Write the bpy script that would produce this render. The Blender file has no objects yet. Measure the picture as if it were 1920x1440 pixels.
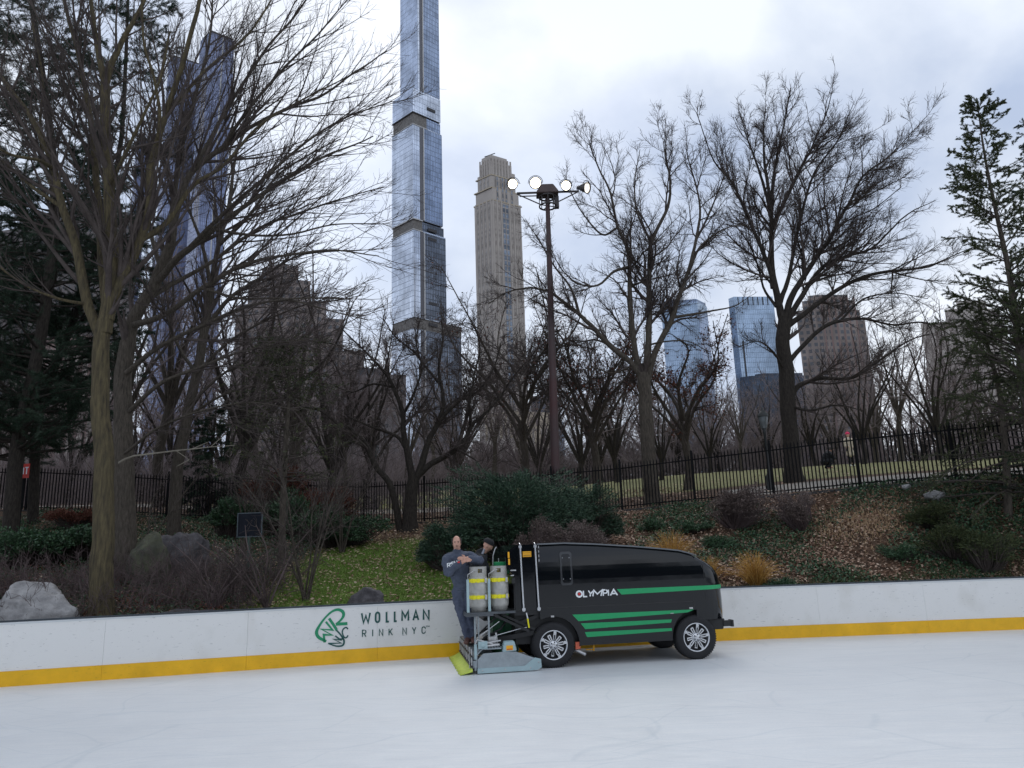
import bpy, bmesh, random
import numpy as np
from math import sin, cos, pi, radians, atan2, sqrt, tan, hypot
from mathutils import Vector, Matrix
random.seed(7); rng = np.random.default_rng(11)
SC = bpy.context.scene
COL = SC.collection

# ------------------------------------------------------------------ camera model (used to survey real positions from the photograph)
F = 1400.; PITCH = radians(12.5); ROLL = radians(1.9); H = 2.1
_f = np.array((0, cos(PITCH), sin(PITCH))); _r0 = np.array((1., 0, 0)); _u0 = np.array((0, -sin(PITCH), cos(PITCH)))
_R = cos(ROLL)*_r0 - sin(ROLL)*_u0; _U = cos(ROLL)*_u0 + sin(ROLL)*_r0
def ray(x, y): return _f + (x-960)/F*_R + (720-y)/F*_U
def P(x, y, Y):
    d = ray(x, y); t = Y/d[1]; return np.array((d[0]*t, Y, H+d[2]*t))
def G(x, y, z=0):
    d = ray(x, y); t = (z-H)/d[2]; return np.array((d[0]*t, d[1]*t, z))

# ------------------------------------------------------------------ mesh helpers
def link(o, parent=None):
    COL.objects.link(o)
    if parent is not None: o.parent = parent
    return o
def tag(o, label=None, cat=None, group=None, kind=None):
    if label: o['label'] = label
    if cat: o['category'] = cat
    if group: o['group'] = group
    if kind: o['kind'] = kind
    return o
def empty(name, loc=(0,0,0), rz=0., **k):
    o = bpy.data.objects.new(name, None); o.location = [float(c) for c in loc]; o.rotation_euler = (0,0,rz); link(o)
    o.empty_display_size = .2
    return tag(o, **k)
def mesh_np(name, V, Fq, mats, parent=None, smooth=True, mi=None, uv=None):
    """V (n,3), Fq (m,3|4) int array"""
    me = bpy.data.meshes.new(name); V = np.asarray(V, np.float32); Fq = np.asarray(Fq, np.int32)
    m, k = Fq.shape
    me.vertices.add(len(V)); me.vertices.foreach_set('co', V.ravel())
    me.loops.add(m*k); me.loops.foreach_set('vertex_index', Fq.ravel())
    me.polygons.add(m); me.polygons.foreach_set('loop_start', np.arange(0, m*k, k, dtype=np.int32))
    me.polygons.foreach_set('loop_total', np.full(m, k, np.int32))
    if smooth: me.polygons.foreach_set('use_smooth', np.ones(m, bool))
    if mi is not None: me.polygons.foreach_set('material_index', np.asarray(mi, np.int32))
    if not isinstance(mats, (list, tuple)): mats = [mats]
    for a in mats: me.materials.append(a)
    me.update(calc_edges=True); me.validate()
    o = bpy.data.objects.new(name, me); link(o, parent)
    return o
class MB:
    def __init__(s): s.v = []; s.f = []; s.m = []; s.s = []; s.uv = {}
    def add(s, V, Fs, m=0, smooth=False, uvs=None):
        b = len(s.v); s.v += [tuple(float(c) for c in p) for p in V]
        for i, f in enumerate(Fs):
            if uvs is not None: s.uv[len(s.f)] = uvs[i]
            s.f.append([b+j for j in f]); s.m.append(m); s.s.append(smooth)
        return s
    def box(s, a, b, m=0, rz=0., c=None):
        x0, y0, z0 = a; x1, y1, z1 = b
        V = [(x, y, z) for z in (z0, z1) for y in (y0, y1) for x in (x0, x1)]
        if rz:
            cx, cy = c if c else ((x0+x1)/2, (y0+y1)/2)
            V = [(cx+(x-cx)*cos(rz)-(y-cy)*sin(rz), cy+(x-cx)*sin(rz)+(y-cy)*cos(rz), z) for x, y, z in V]
        return s.add(V, [(0,2,3,1),(4,5,7,6),(0,1,5,4),(2,6,7,3),(0,4,6,2),(1,3,7,5)], m)
    def bar(s, a, b, w, h=None, m=0):
        a = Vector(a); b = Vector(b); h = h or w; d = (b-a).normalized()
        up = Vector((0,0,1)) if abs(d.z) < .95 else Vector((0,1,0))
        x = d.cross(up).normalized()*w/2; y = x.cross(d).normalized()*h/2
        V = [p+i*x+j*y for p in (a, b) for i, j in ((-1,-1),(1,-1),(1,1),(-1,1))]
        return s.add(V, [(0,1,2,3),(7,6,5,4),(0,4,5,1),(1,5,6,2),(2,6,7,3),(3,7,4,0)], m)
    def tube(s, pts, r, n=8, m=0, caps=True, smooth=True):
        pts = [Vector(p) for p in pts]; K = len(pts)
        if not hasattr(r, '__len__'): r = [r]*K
        V = []; t = (pts[-1]-pts[0])
        prev = None
        for i, p in enumerate(pts):
            t = (pts[min(i+1, K-1)]-pts[max(i-1, 0)]).normalized()
            if prev is None: x = t.orthogonal().normalized()
            else: x = (prev - t*prev.dot(t)).normalized()
            prev = x; y = t.cross(x)
            V += [p+r[i]*(cos(2*pi*k/n)*x+sin(2*pi*k/n)*y) for k in range(n)]
        Fs = [(i*n+k, i*n+(k+1)%n, (i+1)*n+(k+1)%n, (i+1)*n+k) for i in range(K-1) for k in range(n)]
        s.add(V, Fs, m, smooth)
        if caps:
            s.add(V[:n], [tuple(range(n))[::-1]], m); s.add(V[-n:], [tuple(range(n))], m)
        return s
    def lathe(s, prof, c=(0,0,0), n=24, m=0, axis='z', smooth=True):
        V = []
        for r_, z in prof:
            for k in range(n):
                a = 2*pi*k/n; q = (r_*cos(a), r_*sin(a), z)
                if axis == 'y': q = (q[0], q[2], q[1])
                elif axis == 'x': q = (q[2], q[0], q[1])
                V.append((c[0]+q[0], c[1]+q[1], c[2]+q[2]))
        Fs = [(i*n+k, i*n+(k+1)%n, (i+1)*n+(k+1)%n, (i+1)*n+k) for i in range(len(prof)-1) for k in range(n)]
        return s.add(V, Fs, m, smooth)
    def prism(s, poly, v0, v1, m=0, ax='y'):
        """poly (u,z) extruded along y from v0 to v1"""
        n = len(poly)
        f = (lambda u, z, v: (u, v, z)) if ax == 'y' else ((lambda u, z, v: (v, u, z)) if ax == 'x' else (lambda u, z, v: (u, z, v)))
        V = [f(u, z, v0) for u, z in poly]+[f(u, z, v1) for u, z in poly]
        return s.add(V, [tuple(range(n)), tuple(range(2*n-1, n-1, -1))]+[(i, i+n, (i+1)%n+n, (i+1)%n) for i in range(n)], m)
    def build(s, name, mats, parent=None, bevel=0.):
        me = bpy.data.meshes.new(name); me.from_pydata(s.v, [], s.f)
        if not isinstance(mats, (list, tuple)): mats = [mats]
        for a in mats: me.materials.append(a)
        me.polygons.foreach_set('material_index', s.m); me.polygons.foreach_set('use_smooth', s.s)
        if s.uv:
            ul = me.uv_layers.new(name='UVMap'); data = np.zeros((len(me.loops), 2), np.float32)
            for fi, uvs in s.uv.items():
                ls = me.polygons[fi].loop_start
                for k, q in enumerate(uvs): data[ls+k] = q
            ul.data.foreach_set('uv', data.ravel())
        bm = bmesh.new(); bm.from_mesh(me); bmesh.ops.recalc_face_normals(bm, faces=bm.faces)
        if bevel: 
            bmesh.ops.bevel(bm, geom=[e for e in bm.edges if e.calc_face_angle(0) > .6], offset=bevel, segments=2, affect='EDGES', clamp_overlap=True)
        bm.to_mesh(me); bm.free(); me.update()
        o = bpy.data.objects.new(name, me); return link(o, parent)
def bake(o, name, mat, parent=None):
    """evaluate modifiers of a temporary object into a plain mesh object"""
    dg = bpy.context.evaluated_depsgraph_get(); dg.update()
    me = bpy.data.meshes.new_from_object(o.evaluated_get(dg)); me.name = name
    me.materials.clear()
    for a in (mat if isinstance(mat, (list, tuple)) else [mat]): me.materials.append(a)
    me.polygons.foreach_set('use_smooth', np.ones(len(me.polygons), bool))
    n = bpy.data.objects.new(name, me); link(n, parent)
    bpy.data.objects.remove(o); return n

# ------------------------------------------------------------------ materials
def M_(name, col, rough=.7, metal=0., var=.25, scale=4., bump=0., bscale=None, col2=None, stretch=None, spec=None, coat=0., island=None, emit=None, uv=False, trans=0., lo=.3, hi=.7):
    m = bpy.data.materials.new(name); m.use_nodes = True; nt = m.node_tree; N = nt.nodes; Lk = nt.links
    b = N['Principled BSDF']; b.inputs['Roughness'].default_value = rough; b.inputs['Metallic'].default_value = metal
    if spec is not None: b.inputs['Specular IOR Level'].default_value = spec
    if coat: b.inputs['Coat Weight'].default_value = coat; b.inputs['Coat Roughness'].default_value = .04
    tc = N.new('ShaderNodeTexCoord'); mp = N.new('ShaderNodeMapping'); Lk.new(tc.outputs['Object'], mp.inputs[0])
    if stretch: mp.inputs['Scale'].default_value = stretch
    if island:
        g = N.new('ShaderNodeNewGeometry'); r_ = N.new('ShaderNodeValToRGB'); Lk.new(g.outputs['Random Per Island'], r_.inputs[0])
        el = r_.color_ramp.elements; el[0].color = (*island[0], 1); el[0].position = 0; el[1].color = (*island[-1], 1)
        for i, c in enumerate(island[1:-1]): e = el.new((i+1)/(len(island)-1)); e.color = (*c, 1)
        Lk.new(r_.outputs[0], b.inputs['Base Color'])
    elif var or col2:
        n = N.new('ShaderNodeTexNoise'); n.inputs['Scale'].default_value = scale; n.inputs['Detail'].default_value = 6; n.inputs['Roughness'].default_value = .65
        Lk.new(mp.outputs[0], n.inputs['Vector'])
        r_ = N.new('ShaderNodeValToRGB'); Lk.new(n.outputs[0], r_.inputs[0]); el = r_.color_ramp.elements
        c2 = col2 or tuple(min(1, c*(1+var)) for c in col); c1 = col if col2 else tuple(c*(1-var) for c in col)
        el[0].position = lo; el[0].color = (*c1, 1); el[1].position = hi; el[1].color = (*c2, 1)
        Lk.new(r_.outputs[0], b.inputs['Base Color'])
    else: b.inputs['Base Color'].default_value = (*col, 1)
    if bump:
        n2 = N.new('ShaderNodeTexNoise'); n2.inputs['Scale'].default_value = bscale or scale*4; n2.inputs['Detail'].default_value = 8
        Lk.new(mp.outputs[0], n2.inputs['Vector']); bp = N.new('ShaderNodeBump'); bp.inputs['Strength'].default_value = bump; bp.inputs['Distance'].default_value = .035
        Lk.new(n2.outputs[0], bp.inputs['Height']); Lk.new(bp.outputs[0], b.inputs['Normal'])
    if emit: b.inputs['Emission Color'].default_value = (*emit[0], 1); b.inputs['Emission Strength'].default_value = emit[1]
    return m
def facade(name, glass, line, cell=(1.5, 3.9), lw=.08, metal=.75, rough=.12, var=.25, hline=None, bright=None, nscale=.05):
    """curtain wall from UV metres: pane grid with mullions and per-pane variation"""
    m = bpy.data.materials.new(name); m.use_nodes = True; nt = m.node_tree; N = nt.nodes; Lk = nt.links
    b = N['Principled BSDF']; tc = N.new('ShaderNodeTexCoord')
    br = N.new('ShaderNodeTexBrick'); br.offset = 0; br.inputs['Scale'].default_value = 1.; br.inputs['Brick Width'].default_value = cell[0]; br.inputs['Row Height'].default_value = cell[1]
    br.inputs['Mortar Size'].default_value = lw; br.inputs['Mortar Smooth'].default_value = 0.; br.inputs['Bias'].default_value = 0
    br.inputs['Color1'].default_value = (*[c*(1-var) for c in glass], 1); br.inputs['Color2'].default_value = (*[min(1, c*(1+var)) for c in glass], 1); br.inputs['Mortar'].default_value = (*line, 1)
    Lk.new(tc.outputs['UV'], br.inputs['Vector'])
    n = N.new('ShaderNodeTexNoise'); n.inputs['Scale'].default_value = nscale; n.inputs['Detail'].default_value = 3; Lk.new(tc.outputs['UV'], n.inputs['Vector'])
    mx = N.new('ShaderNodeMix'); mx.data_type = 'RGBA'; mx.blend_type = 'MULTIPLY'; mx.inputs[0].default_value = .35
    r_ = N.new('ShaderNodeValToRGB'); r_.color_ramp.elements[0].position = .4; r_.color_ramp.elements[1].position = .6; Lk.new(n.outputs[0], r_.inputs[0])
    Lk.new(br.outputs['Color'], mx.inputs[6]); Lk.new(r_.outputs[0], mx.inputs[7]); Lk.new(mx.outputs[2], b.inputs['Base Color'])
    b.inputs['Metallic'].default_value = metal
    ma = N.new('ShaderNodeMath'); ma.operation = 'MULTIPLY_ADD'; Lk.new(br.outputs['Fac'], ma.inputs[0]); ma.inputs[1].default_value = .5; ma.inputs[2].default_value = rough; Lk.new(ma.outputs[0], b.inputs['Roughness'])
    return m

MAT = {}
MAT['bark'] = M_('bark_grey', (.042,.035,.029), .95, col2=(.13,.11,.088), scale=9, stretch=(3,3,.6), bump=1., bscale=22, spec=.2)
MAT['bark_moss'] = M_('bark_mossy', (.048,.040,.031), .95, col2=(.16,.13,.070), scale=5, stretch=(4,4,.5), bump=1., bscale=24, spec=.2)
MAT['bark_dark'] = M_('bark_dark', (.020,.017,.015), .95, col2=(.065,.055,.046), scale=9, stretch=(3,3,.7), bump=1., bscale=20, spec=.2)
MAT['twig'] = M_('twig', (.046,.037,.034), .95, col2=(.105,.086,.078), scale=3, spec=.15)
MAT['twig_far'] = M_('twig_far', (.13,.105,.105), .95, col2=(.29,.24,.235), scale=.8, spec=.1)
MAT['twig_red'] = M_('twig_reddish', (.075,.055,.055), .95, col2=(.17,.13,.125), scale=3, spec=.15)
MAT['twig_pale'] = M_('twig_pale', (.12,.105,.085), .9, col2=(.22,.20,.16), scale=5, spec=.15)
MAT['needle'] = M_('needles_pine', (0,0,0), .7, island=[(.010,.022,.014),(.022,.045,.026),(.035,.060,.034),(.018,.030,.018)], spec=.25)
MAT['needle_yew'] = M_('needles_yew', (0,0,0), .6, island=[(.016,.036,.024),(.034,.070,.042),(.065,.115,.065),(.015,.032,.020)], spec=.3)
MAT['needle_hem'] = M_('needles_hemlock', (0,0,0), .7, island=[(.022,.032,.014),(.045,.062,.024),(.075,.085,.030),(.025,.035,.018)], spec=.25)
MAT['litter'] = M_('leaf_litter', (0,0,0), .85, island=[(.20,.11,.075),(.44,.30,.22),(.64,.50,.38),(.26,.15,.10),(.52,.36,.26)], spec=.2)
MAT['litter_pale'] = M_('leaf_litter_pale', (0,0,0), .85, island=[(.30,.22,.13),(.46,.37,.24),(.24,.16,.09),(.40,.33,.2)], spec=.2)
MAT['ivy'] = M_('ivy_leaves', (0,0,0), .5, island=[(.020,.045,.024),(.04,.09,.042),(.07,.135,.06),(.024,.05,.028)], spec=.35)
MAT['shrubgreen'] = M_('shrub_leaves', (0,0,0), .6, island=[(.03,.05,.02),(.07,.10,.035),(.11,.13,.05),(.04,.06,.03)], spec=.3)
MAT['grass'] = M_('grass_blades', (0,0,0), .7, island=[(.08,.16,.022),(.15,.26,.04),(.22,.31,.07),(.10,.19,.035)], spec=.2)
MAT['dry_grass'] = M_('dry_grass', (0,0,0), .7, island=[(.30,.14,.03),(.52,.27,.055),(.62,.38,.11),(.22,.11,.035)], spec=.2)
MAT['straw'] = M_('straw', (0,0,0), .8, island=[(.36,.24,.14),(.5,.36,.22),(.26,.17,.10)], spec=.2)
MAT['redleaf'] = M_('dry_red_leaves', (0,0,0), .8, island=[(.10,.035,.025),(.17,.06,.04),(.07,.03,.025),(.2,.1,.06)], spec=.2)
MAT['budbrown'] = M_('brown_shrub_leaves', (0,0,0), .8, island=[(.09,.068,.062),(.16,.125,.112),(.22,.17,.15),(.07,.052,.048)], spec=.2)
MAT['rock'] = M_('rock_dark', (.035,.032,.036), .9, col2=(.13,.12,.125), scale=5, bump=1., bscale=9)
MAT['rock_pale'] = M_('rock_pale', (.17,.165,.165), .9, col2=(.40,.39,.385), scale=4, bump=1., bscale=8)
MAT['rock_moss'] = M_('rock_mossy', (.05,.048,.045), .95, col2=(.10,.105,.06), scale=3, bump=1., bscale=9)
MAT['iron'] = M_('iron_black', (.006,.006,.007), .75, var=.3, spec=.15)
MAT['white_board'] = M_('board_white', (.74,.73,.70), .35, col2=(.80,.79,.765), scale=2.2, spec=.4, lo=.2, hi=.45)
MAT['yellow_board'] = M_('board_yellow', (.86,.47,.008), .4, var=.10, scale=3)
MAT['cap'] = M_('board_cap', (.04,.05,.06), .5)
MAT['seam'] = M_('seam_dark', (.03,.03,.03), .8)
MAT['logo_green'] = M_('logo_green', (.012,.27,.12), .5, var=.05)
MAT['logo_teal'] = M_('logo_teal', (.010,.085,.075), .5, var=.05)
MAT['decal_white'] = M_('decal_white', (.84,.86,.87), .35, var=.03)
MAT['concrete'] = M_('concrete', (.28,.27,.25), .9, bump=.3)

def scuffs(m, amt=.5):
    """sparse short rub marks and specks with shapes of their own"""
    nt = m.node_tree; N = nt.nodes; Lk = nt.links; b = N['Principled BSDF']; src = b.inputs['Base Color'].links[0].from_socket; tc = N.new('ShaderNodeTexCoord')
    for sc, st, p0, p1, col in ((9, (1,1,5), .66, .72, (.45,.45,.46)), (38, (1,1,1), .70, .74, (.35,.34,.33)), (1.6, (1,1,.7), .56, .75, (.84,.83,.80))):
        mp = N.new('ShaderNodeMapping'); mp.inputs['Scale'].default_value = st; Lk.new(tc.outputs['Object'], mp.inputs[0]); n = N.new('ShaderNodeTexNoise'); n.inputs['Scale'].default_value = sc; n.inputs['Detail'].default_value = 4; Lk.new(mp.outputs[0], n.inputs['Vector'])
        r_ = N.new('ShaderNodeValToRGB'); r_.color_ramp.elements[0].position = p0; r_.color_ramp.elements[1].position = p1; r_.color_ramp.elements[0].color = (1,1,1,1); r_.color_ramp.elements[1].color = (*col, 1); Lk.new(n.outputs[0], r_.inputs[0])
        mx = N.new('ShaderNodeMix'); mx.data_type = 'RGBA'; mx.blend_type = 'MULTIPLY'; mx.inputs[0].default_value = amt; Lk.new(src, mx.inputs[6]); Lk.new(r_.outputs[0], mx.inputs[7]); src = mx.outputs[2]
    Lk.new(src, b.inputs['Base Color'])
scuffs(MAT['white_board'], .6); scuffs(MAT['yellow_board'], .5)
# ------------------------------------------------------------------ setting: terrain, ice, sky
def smooth_interp(xs, ys, w):
    g = np.arange(-400, 400.01, .25); v = np.interp(g, xs, ys)
    k = int(w/.25); ker = np.ones(2*k+1)/(2*k+1); vp = np.pad(v, k, mode='edge'); v = np.convolve(vp, ker, 'valid'); v = np.convolve(np.pad(v, k, mode='edge'), ker, 'valid')
    return lambda x: np.interp(x, g, v)
yB = smooth_interp([-60,-14,-9.33,-4.36,-2.91,-1.38,2.35,4.3,11.2,16,60], [-2,12.85,14.12,15.43,15.82,16.15,16.96,17.25,17.5,17.45,12], .9)
FX = [-60,-17.4,-10.8,-5.3,3.0,5.6,8.5,10.2,13.2,60]
yF = smooth_interp(FX, [24,27,28,28,25.2,24,22.5,21.5,20,4], .8)
zF = smooth_interp(FX, [4.2,4.05,3.47,3.13,3.2,3.33,3.46,3.52,3.57,3.6], 1.0)
slopeF = smooth_interp([-60,-15,-5,3,8,60], [.07,.09,.13,.112,.112,.11], 2.)
def wob(x, y):
    return .5*np.sin(x*1.3+.7*np.sin(y*.9))*np.sin(y*1.1+1.3)+.3*np.sin(x*2.9+1)*np.sin(y*2.3)+.2*np.sin(x*5.1+y*3.7)
def terr(x, y):
    x = np.asarray(x, float); y = np.asarray(y, float)
    b = yB(x)+.12; f = yF(x); s = np.clip((y-b)/(f-b), -.2, 1)
    sp = np.clip(s, 0, 1)
    z1 = .72+(zF(x)-.72)*sp**.92
    d = np.maximum(0, y-f); z2 = slopeF(x)*62*np.tanh(d/62)
    amp = .10*np.clip(s*5, 0, 1)*np.clip((1-s)*5, .12, 1)
    return z1+z2+amp*wob(x, y)
def GT(px, py, ymin=14., ymax=120.):
    d = ray(px, py); Y = ymin
    while Y < ymax:
        t = Y/d[1]; 
        if H+d[2]*t < terr(d[0]*t, Y) and Y > yB(d[0]*t)+.15: break
        Y += .05
    t = Y/d[1]; x = d[0]*t
    return np.array((x, Y, float(terr(x, Y))))
def onT(px, Y, py=900, dz=0.):
    q = P(px, py, Y); 
    for _ in range(4):
        q2 = np.array((q[0], Y, float(terr(q[0], Y)))); 
        # refine px for the ground height (roll makes x depend on height)
        v = q2-np.array((0,0,H)); zc = v@_f; ppx = 960+F*(v@_R)/zc; q = q+np.array(((px-ppx)/F*Y, 0, 0))
    return np.array((q[0], Y, float(terr(q[0], Y))+dz))

def make_terrain():
    xs = np.concatenate([-np.geomspace(22, 3000, 40)[::-1], np.arange(-21.8, 21.8, .2), np.geomspace(22, 3000, 40)])
    ts = np.concatenate([np.arange(0, 16, .2), 16+np.geomspace(.3, 3000, 60)])
    X, T = np.meshgrid(xs, ts); B = yB(X)+.12; Y = B+T
    Z = terr(X, Y); nx, ny = len(xs), len(ts)
    V = np.stack([X, Y, Z], -1).reshape(-1, 3)
    i = np.arange(ny-1)[:, None]*nx+np.arange(nx-1)[None]; i = i.ravel()
    Fq = np.stack([i, i+1, i+1+nx, i+nx], -1)
    o = mesh_np('ground', V, Fq, ground_mat())
    # vertex attribute: where the mown grass grows
    a = o.data.attributes.new('lawn', 'FLOAT', 'POINT'); a.data.foreach_set('value', lawn_mask(V[:,0], V[:,1]).astype(np.float32))
    a = o.data.attributes.new('farlawn', 'FLOAT', 'POINT'); a.data.foreach_set('value', (lawn_mask(V[:,0], V[:,1])*(V[:,1] > yF(V[:,0])+2)).astype(np.float32))
    a = o.data.attributes.new('path', 'FLOAT', 'POINT'); a.data.foreach_set('value', path_mask(V[:,0], V[:,1]).astype(np.float32))
    return tag(o, kind='structure')
def sstep(a, b, x): t = np.clip((x-a)/(b-a), 0, 1); return t*t*(3-2*t)
def lawn_mask(x, y):
    f = yF(x); w = .5*wob(x*.8, y*.8)
    near = sstep(-6.6, -5.2, x+w*.8)*(1-sstep(-1.4, -.6, x-.10*(y-17)+w*.4))*(1-sstep(22.5, 24.5, y+w))
    far = sstep(6.5, 8., y-f+w)*sstep(-20, -2, x)*(1-sstep(50, 60, y-f))
    return np.clip(near+far, 0, 1)
def path_mask(x, y):
    f = yF(x); d = y-f
    return sstep(.6, 1., d)*(1-sstep(4.6, 5.2, d+.4*np.sin(x*.4)))*(x > 7.5)+sstep(5., 5.4, d)*(1-sstep(7.6, 8.2, d))*(x < 2)
def ground_mat():
    m = bpy.data.materials.new('ground_soil'); m.use_nodes = True; nt = m.node_tree; N = nt.nodes; Lk = nt.links; b = N['Principled BSDF']; b.inputs['Roughness'].default_value = .95; b.inputs['Specular IOR Level'].default_value = .2
    tc = N.new('ShaderNodeTexCoord')
    def ramp(scale, c1, c2, p0=.35, p1=.65, det=8):
        n = N.new('ShaderNodeTexNoise'); n.inputs['Scale'].default_value = scale; n.inputs['Detail'].default_value = det; n.inputs['Roughness'].default_value = .7; Lk.new(tc.outputs['Object'], n.inputs['Vector'])
        r_ = N.new('ShaderNodeValToRGB'); r_.color_ramp.elements[0].position = p0; r_.color_ramp.elements[1].position = p1
        r_.color_ramp.elements[0].color = (*c1, 1); r_.color_ramp.elements[1].color = (*c2, 1); Lk.new(n.outputs[0], r_.inputs[0]); return r_.outputs[0], n.outputs[0]
    soil, nz = ramp(6, (.030,.020,.014), (.14,.085,.055)); grass, _ = ramp(9, (.075,.12,.025), (.20,.25,.07)); path, _ = ramp(14, (.20,.18,.16), (.30,.28,.25))
    cur = soil
    farg, _ = ramp(5, (.12,.125,.05), (.23,.215,.105))
    for nm, c in (('lawn', grass), ('farlawn', farg), ('path', path)):
        a = N.new('ShaderNodeAttribute'); a.attribute_name = nm; mx = N.new('ShaderNodeMix'); mx.data_type = 'RGBA'
        Lk.new(a.outputs['Fac'], mx.inputs[0]); Lk.new(cur, mx.inputs[6]); Lk.new(c, mx.inputs[7]); cur = mx.outputs[2]
    Lk.new(cur, b.inputs['Base Color']); bp = N.new('ShaderNodeBump'); bp.inputs['Strength'].default_value = .8; bp.inputs['Distance'].default_value = .04; Lk.new(nz, bp.inputs['Height']); Lk.new(bp.outputs[0], b.inputs['Normal'])
    return m
make_terrain()

def ice_mat():
    m = bpy.data.materials.new('ice'); m.use_nodes = True; nt = m.node_tree; N = nt.nodes; Lk = nt.links; b = N['Principled BSDF']
    tc = N.new('ShaderNodeTexCoord')
    def noise(scale, rot, sx, sy, det=6):
        mp = N.new('ShaderNodeMapping'); mp.inputs['Rotation'].default_value = (0, 0, rot); mp.inputs['Scale'].default_value = (sx, sy, 1); Lk.new(tc.outputs['Object'], mp.inputs[0])
        n = N.new('ShaderNodeTexNoise'); n.inputs['Scale'].default_value = scale; n.inputs['Detail'].default_value = det; n.inputs['Roughness'].default_value = .72; Lk.new(mp.outputs[0], n.inputs['Vector']); return n.outputs[0]
    a = noise(.6, .1, 1, 1); s1 = noise(5, -.25, .35, 6, 8); s2 = noise(14, .5, .25, 5, 8); s3 = noise(30, 0, 1, 1); s4 = noise(1.6, -.17, .3, 3.2, 10)
    def rmp(x, p0, p1, c0, c1):
        r_ = N.new('ShaderNodeValToRGB'); r_.color_ramp.elements[0].position = p0; r_.color_ramp.elements[1].position = p1; r_.color_ramp.elements[0].color = (*c0, 1); r_.color_ramp.elements[1].color = (*c1, 1); Lk.new(x, r_.inputs[0]); return r_.outputs[0]
    c = rmp(a, .3, .7, (.745,.745,.74), (.81,.81,.80))
    for s, f in ((s1, .7), (s2, .7), (s3, .5), (s4, .5)):
        mx = N.new('ShaderNodeMix'); mx.data_type = 'RGBA'; mx.blend_type = 'MULTIPLY'; mx.inputs[0].default_value = f
        Lk.new(c, mx.inputs[6]); Lk.new(rmp(s, .38, .6, (.90,.92,.94), (1,1,1)), mx.inputs[7]); c = mx.outputs[2]
    # thin skate scratches: cells of a stretched, warped Voronoi edge pattern
    for rot, sc in ((.4, .55), (-.7, .8), (1.3, .4)):
        mp = N.new('ShaderNodeMapping'); mp.inputs['Rotation'].default_value = (0, 0, rot); mp.inputs['Scale'].default_value = (.35, 1, 1)
        wv = N.new('ShaderNodeTexNoise'); wv.inputs['Scale'].default_value = .5; wv.inputs['Detail'].default_value = 1; Lk.new(tc.outputs['Object'], wv.inputs['Vector'])
        va = N.new('ShaderNodeVectorMath'); va.operation = 'ADD'; Lk.new(tc.outputs['Object'], va.inputs[0]); Lk.new(wv.outputs['Color'], va.inputs[1]); Lk.new(va.outputs[0], mp.inputs[0])
        v = N.new('ShaderNodeTexVoronoi'); v.feature = 'DISTANCE_TO_EDGE'; v.inputs['Scale'].default_value = sc; Lk.new(mp.outputs[0], v.inputs['Vector'])
        mx = N.new('ShaderNodeMix'); mx.data_type = 'RGBA'; mx.blend_type = 'MULTIPLY'; mx.inputs[0].default_value = .4
        Lk.new(c, mx.inputs[6]); Lk.new(rmp(v.outputs['Distance'], .002, .008, (.80,.84,.87), (1,1,1)), mx.inputs[7]); c = mx.outputs[2]
    Lk.new(c, b.inputs['Base Color']); b.inputs['Specular IOR Level'].default_value = .35
    r_ = rmp(s1, .35, .65, (.30,.30,.30), (.55,.55,.55)); Lk.new(r_, b.inputs['Roughness'])
    bp = N.new('ShaderNodeBump'); bp.inputs['Strength'].default_value = .12; bp.inputs['Distance'].default_value = .01; Lk.new(s2, bp.inputs['Height']); Lk.new(bp.outputs[0], b.inputs['Normal'])
    return m
# ice reaches the boards; a paved sheet lies below and around it
bxs = np.arange(-45, 45.1, .5)
V = [(x, float(yB(x))+.05, 0.) for x in bxs]+[(x, -45., 0.) for x in bxs]; n = len(bxs)
mb = MB(); mb.add(V, [(i, i+n, i+1+n, i+1) for i in range(n-1)]); tag(mb.build('ice_rink', ice_mat()), kind='structure')
mb = MB(); mb.add([(-3500,-3500,-.06),(3500,-3500,-.06),(3500,3500,-.06),(-3500,3500,-.06)], [(0,1,2,3)])
tag(mb.build('pavement', M_('paving', (.16,.16,.155), .9, scale=.5)), kind='structure')

# ------------------------------------------------------------------ world
W = bpy.data.worlds.new('World'); SC.world = W; W.use_nodes = True; nt = W.node_tree; N = nt.nodes; Lk = nt.links
bg = N['Background']; sky = N.new('ShaderNodeTexSky'); sky.sky_type = 'NISHITA'; sky.sun_disc = False
SUN_EL, SUN_AZ = radians(50), radians(-3)   # azimuth measured from +Y towards +X
sky.sun_elevation = SUN_EL; sky.sun_rotation = SUN_AZ; sky.air_density = 1.; sky.dust_density = 1.
tc = N.new('ShaderNodeTexCoord')
def wnoise(scale, sz, off, det=8):
    mp = N.new('ShaderNodeMapping'); mp.inputs['Scale'].default_value = sz; mp.inputs['Location'].default_value = off; Lk.new(tc.outputs['Generated'], mp.inputs[0])
    n = N.new('ShaderNodeTexNoise'); n.inputs['Scale'].default_value = scale; n.inputs['Detail'].default_value = det; n.inputs['Roughness'].default_value = .5; n.inputs['Distortion'].default_value = .15; Lk.new(mp.outputs[0], n.inputs['Vector']); return n.outputs[0]
cover = wnoise(1.6, (1,1,1.5), (2.1,8.4,2.2), 5); tone = wnoise(2.2, (1,1,1.4), (5.1,5.2,3.5), 8)
r1 = N.new('ShaderNodeValToRGB'); r1.color_ramp.elements[0].position = .28; r1.color_ramp.elements[1].position = .56; r1.color_ramp.elements[0].color = (.72,.72,.72,1); r1.color_ramp.elements[1].color = (1,1,1,1); Lk.new(cover, r1.inputs[0])
r2 = N.new('ShaderNodeValToRGB'); r2.color_ramp.elements[0].position = .37; r2.color_ramp.elements[1].position = .58
r2.color_ramp.elements[0].color = (3.0,3.55,4.65,1); r2.color_ramp.elements[1].color = (5.6,5.95,6.5,1); Lk.new(tone, r2.inputs[0])
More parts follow.
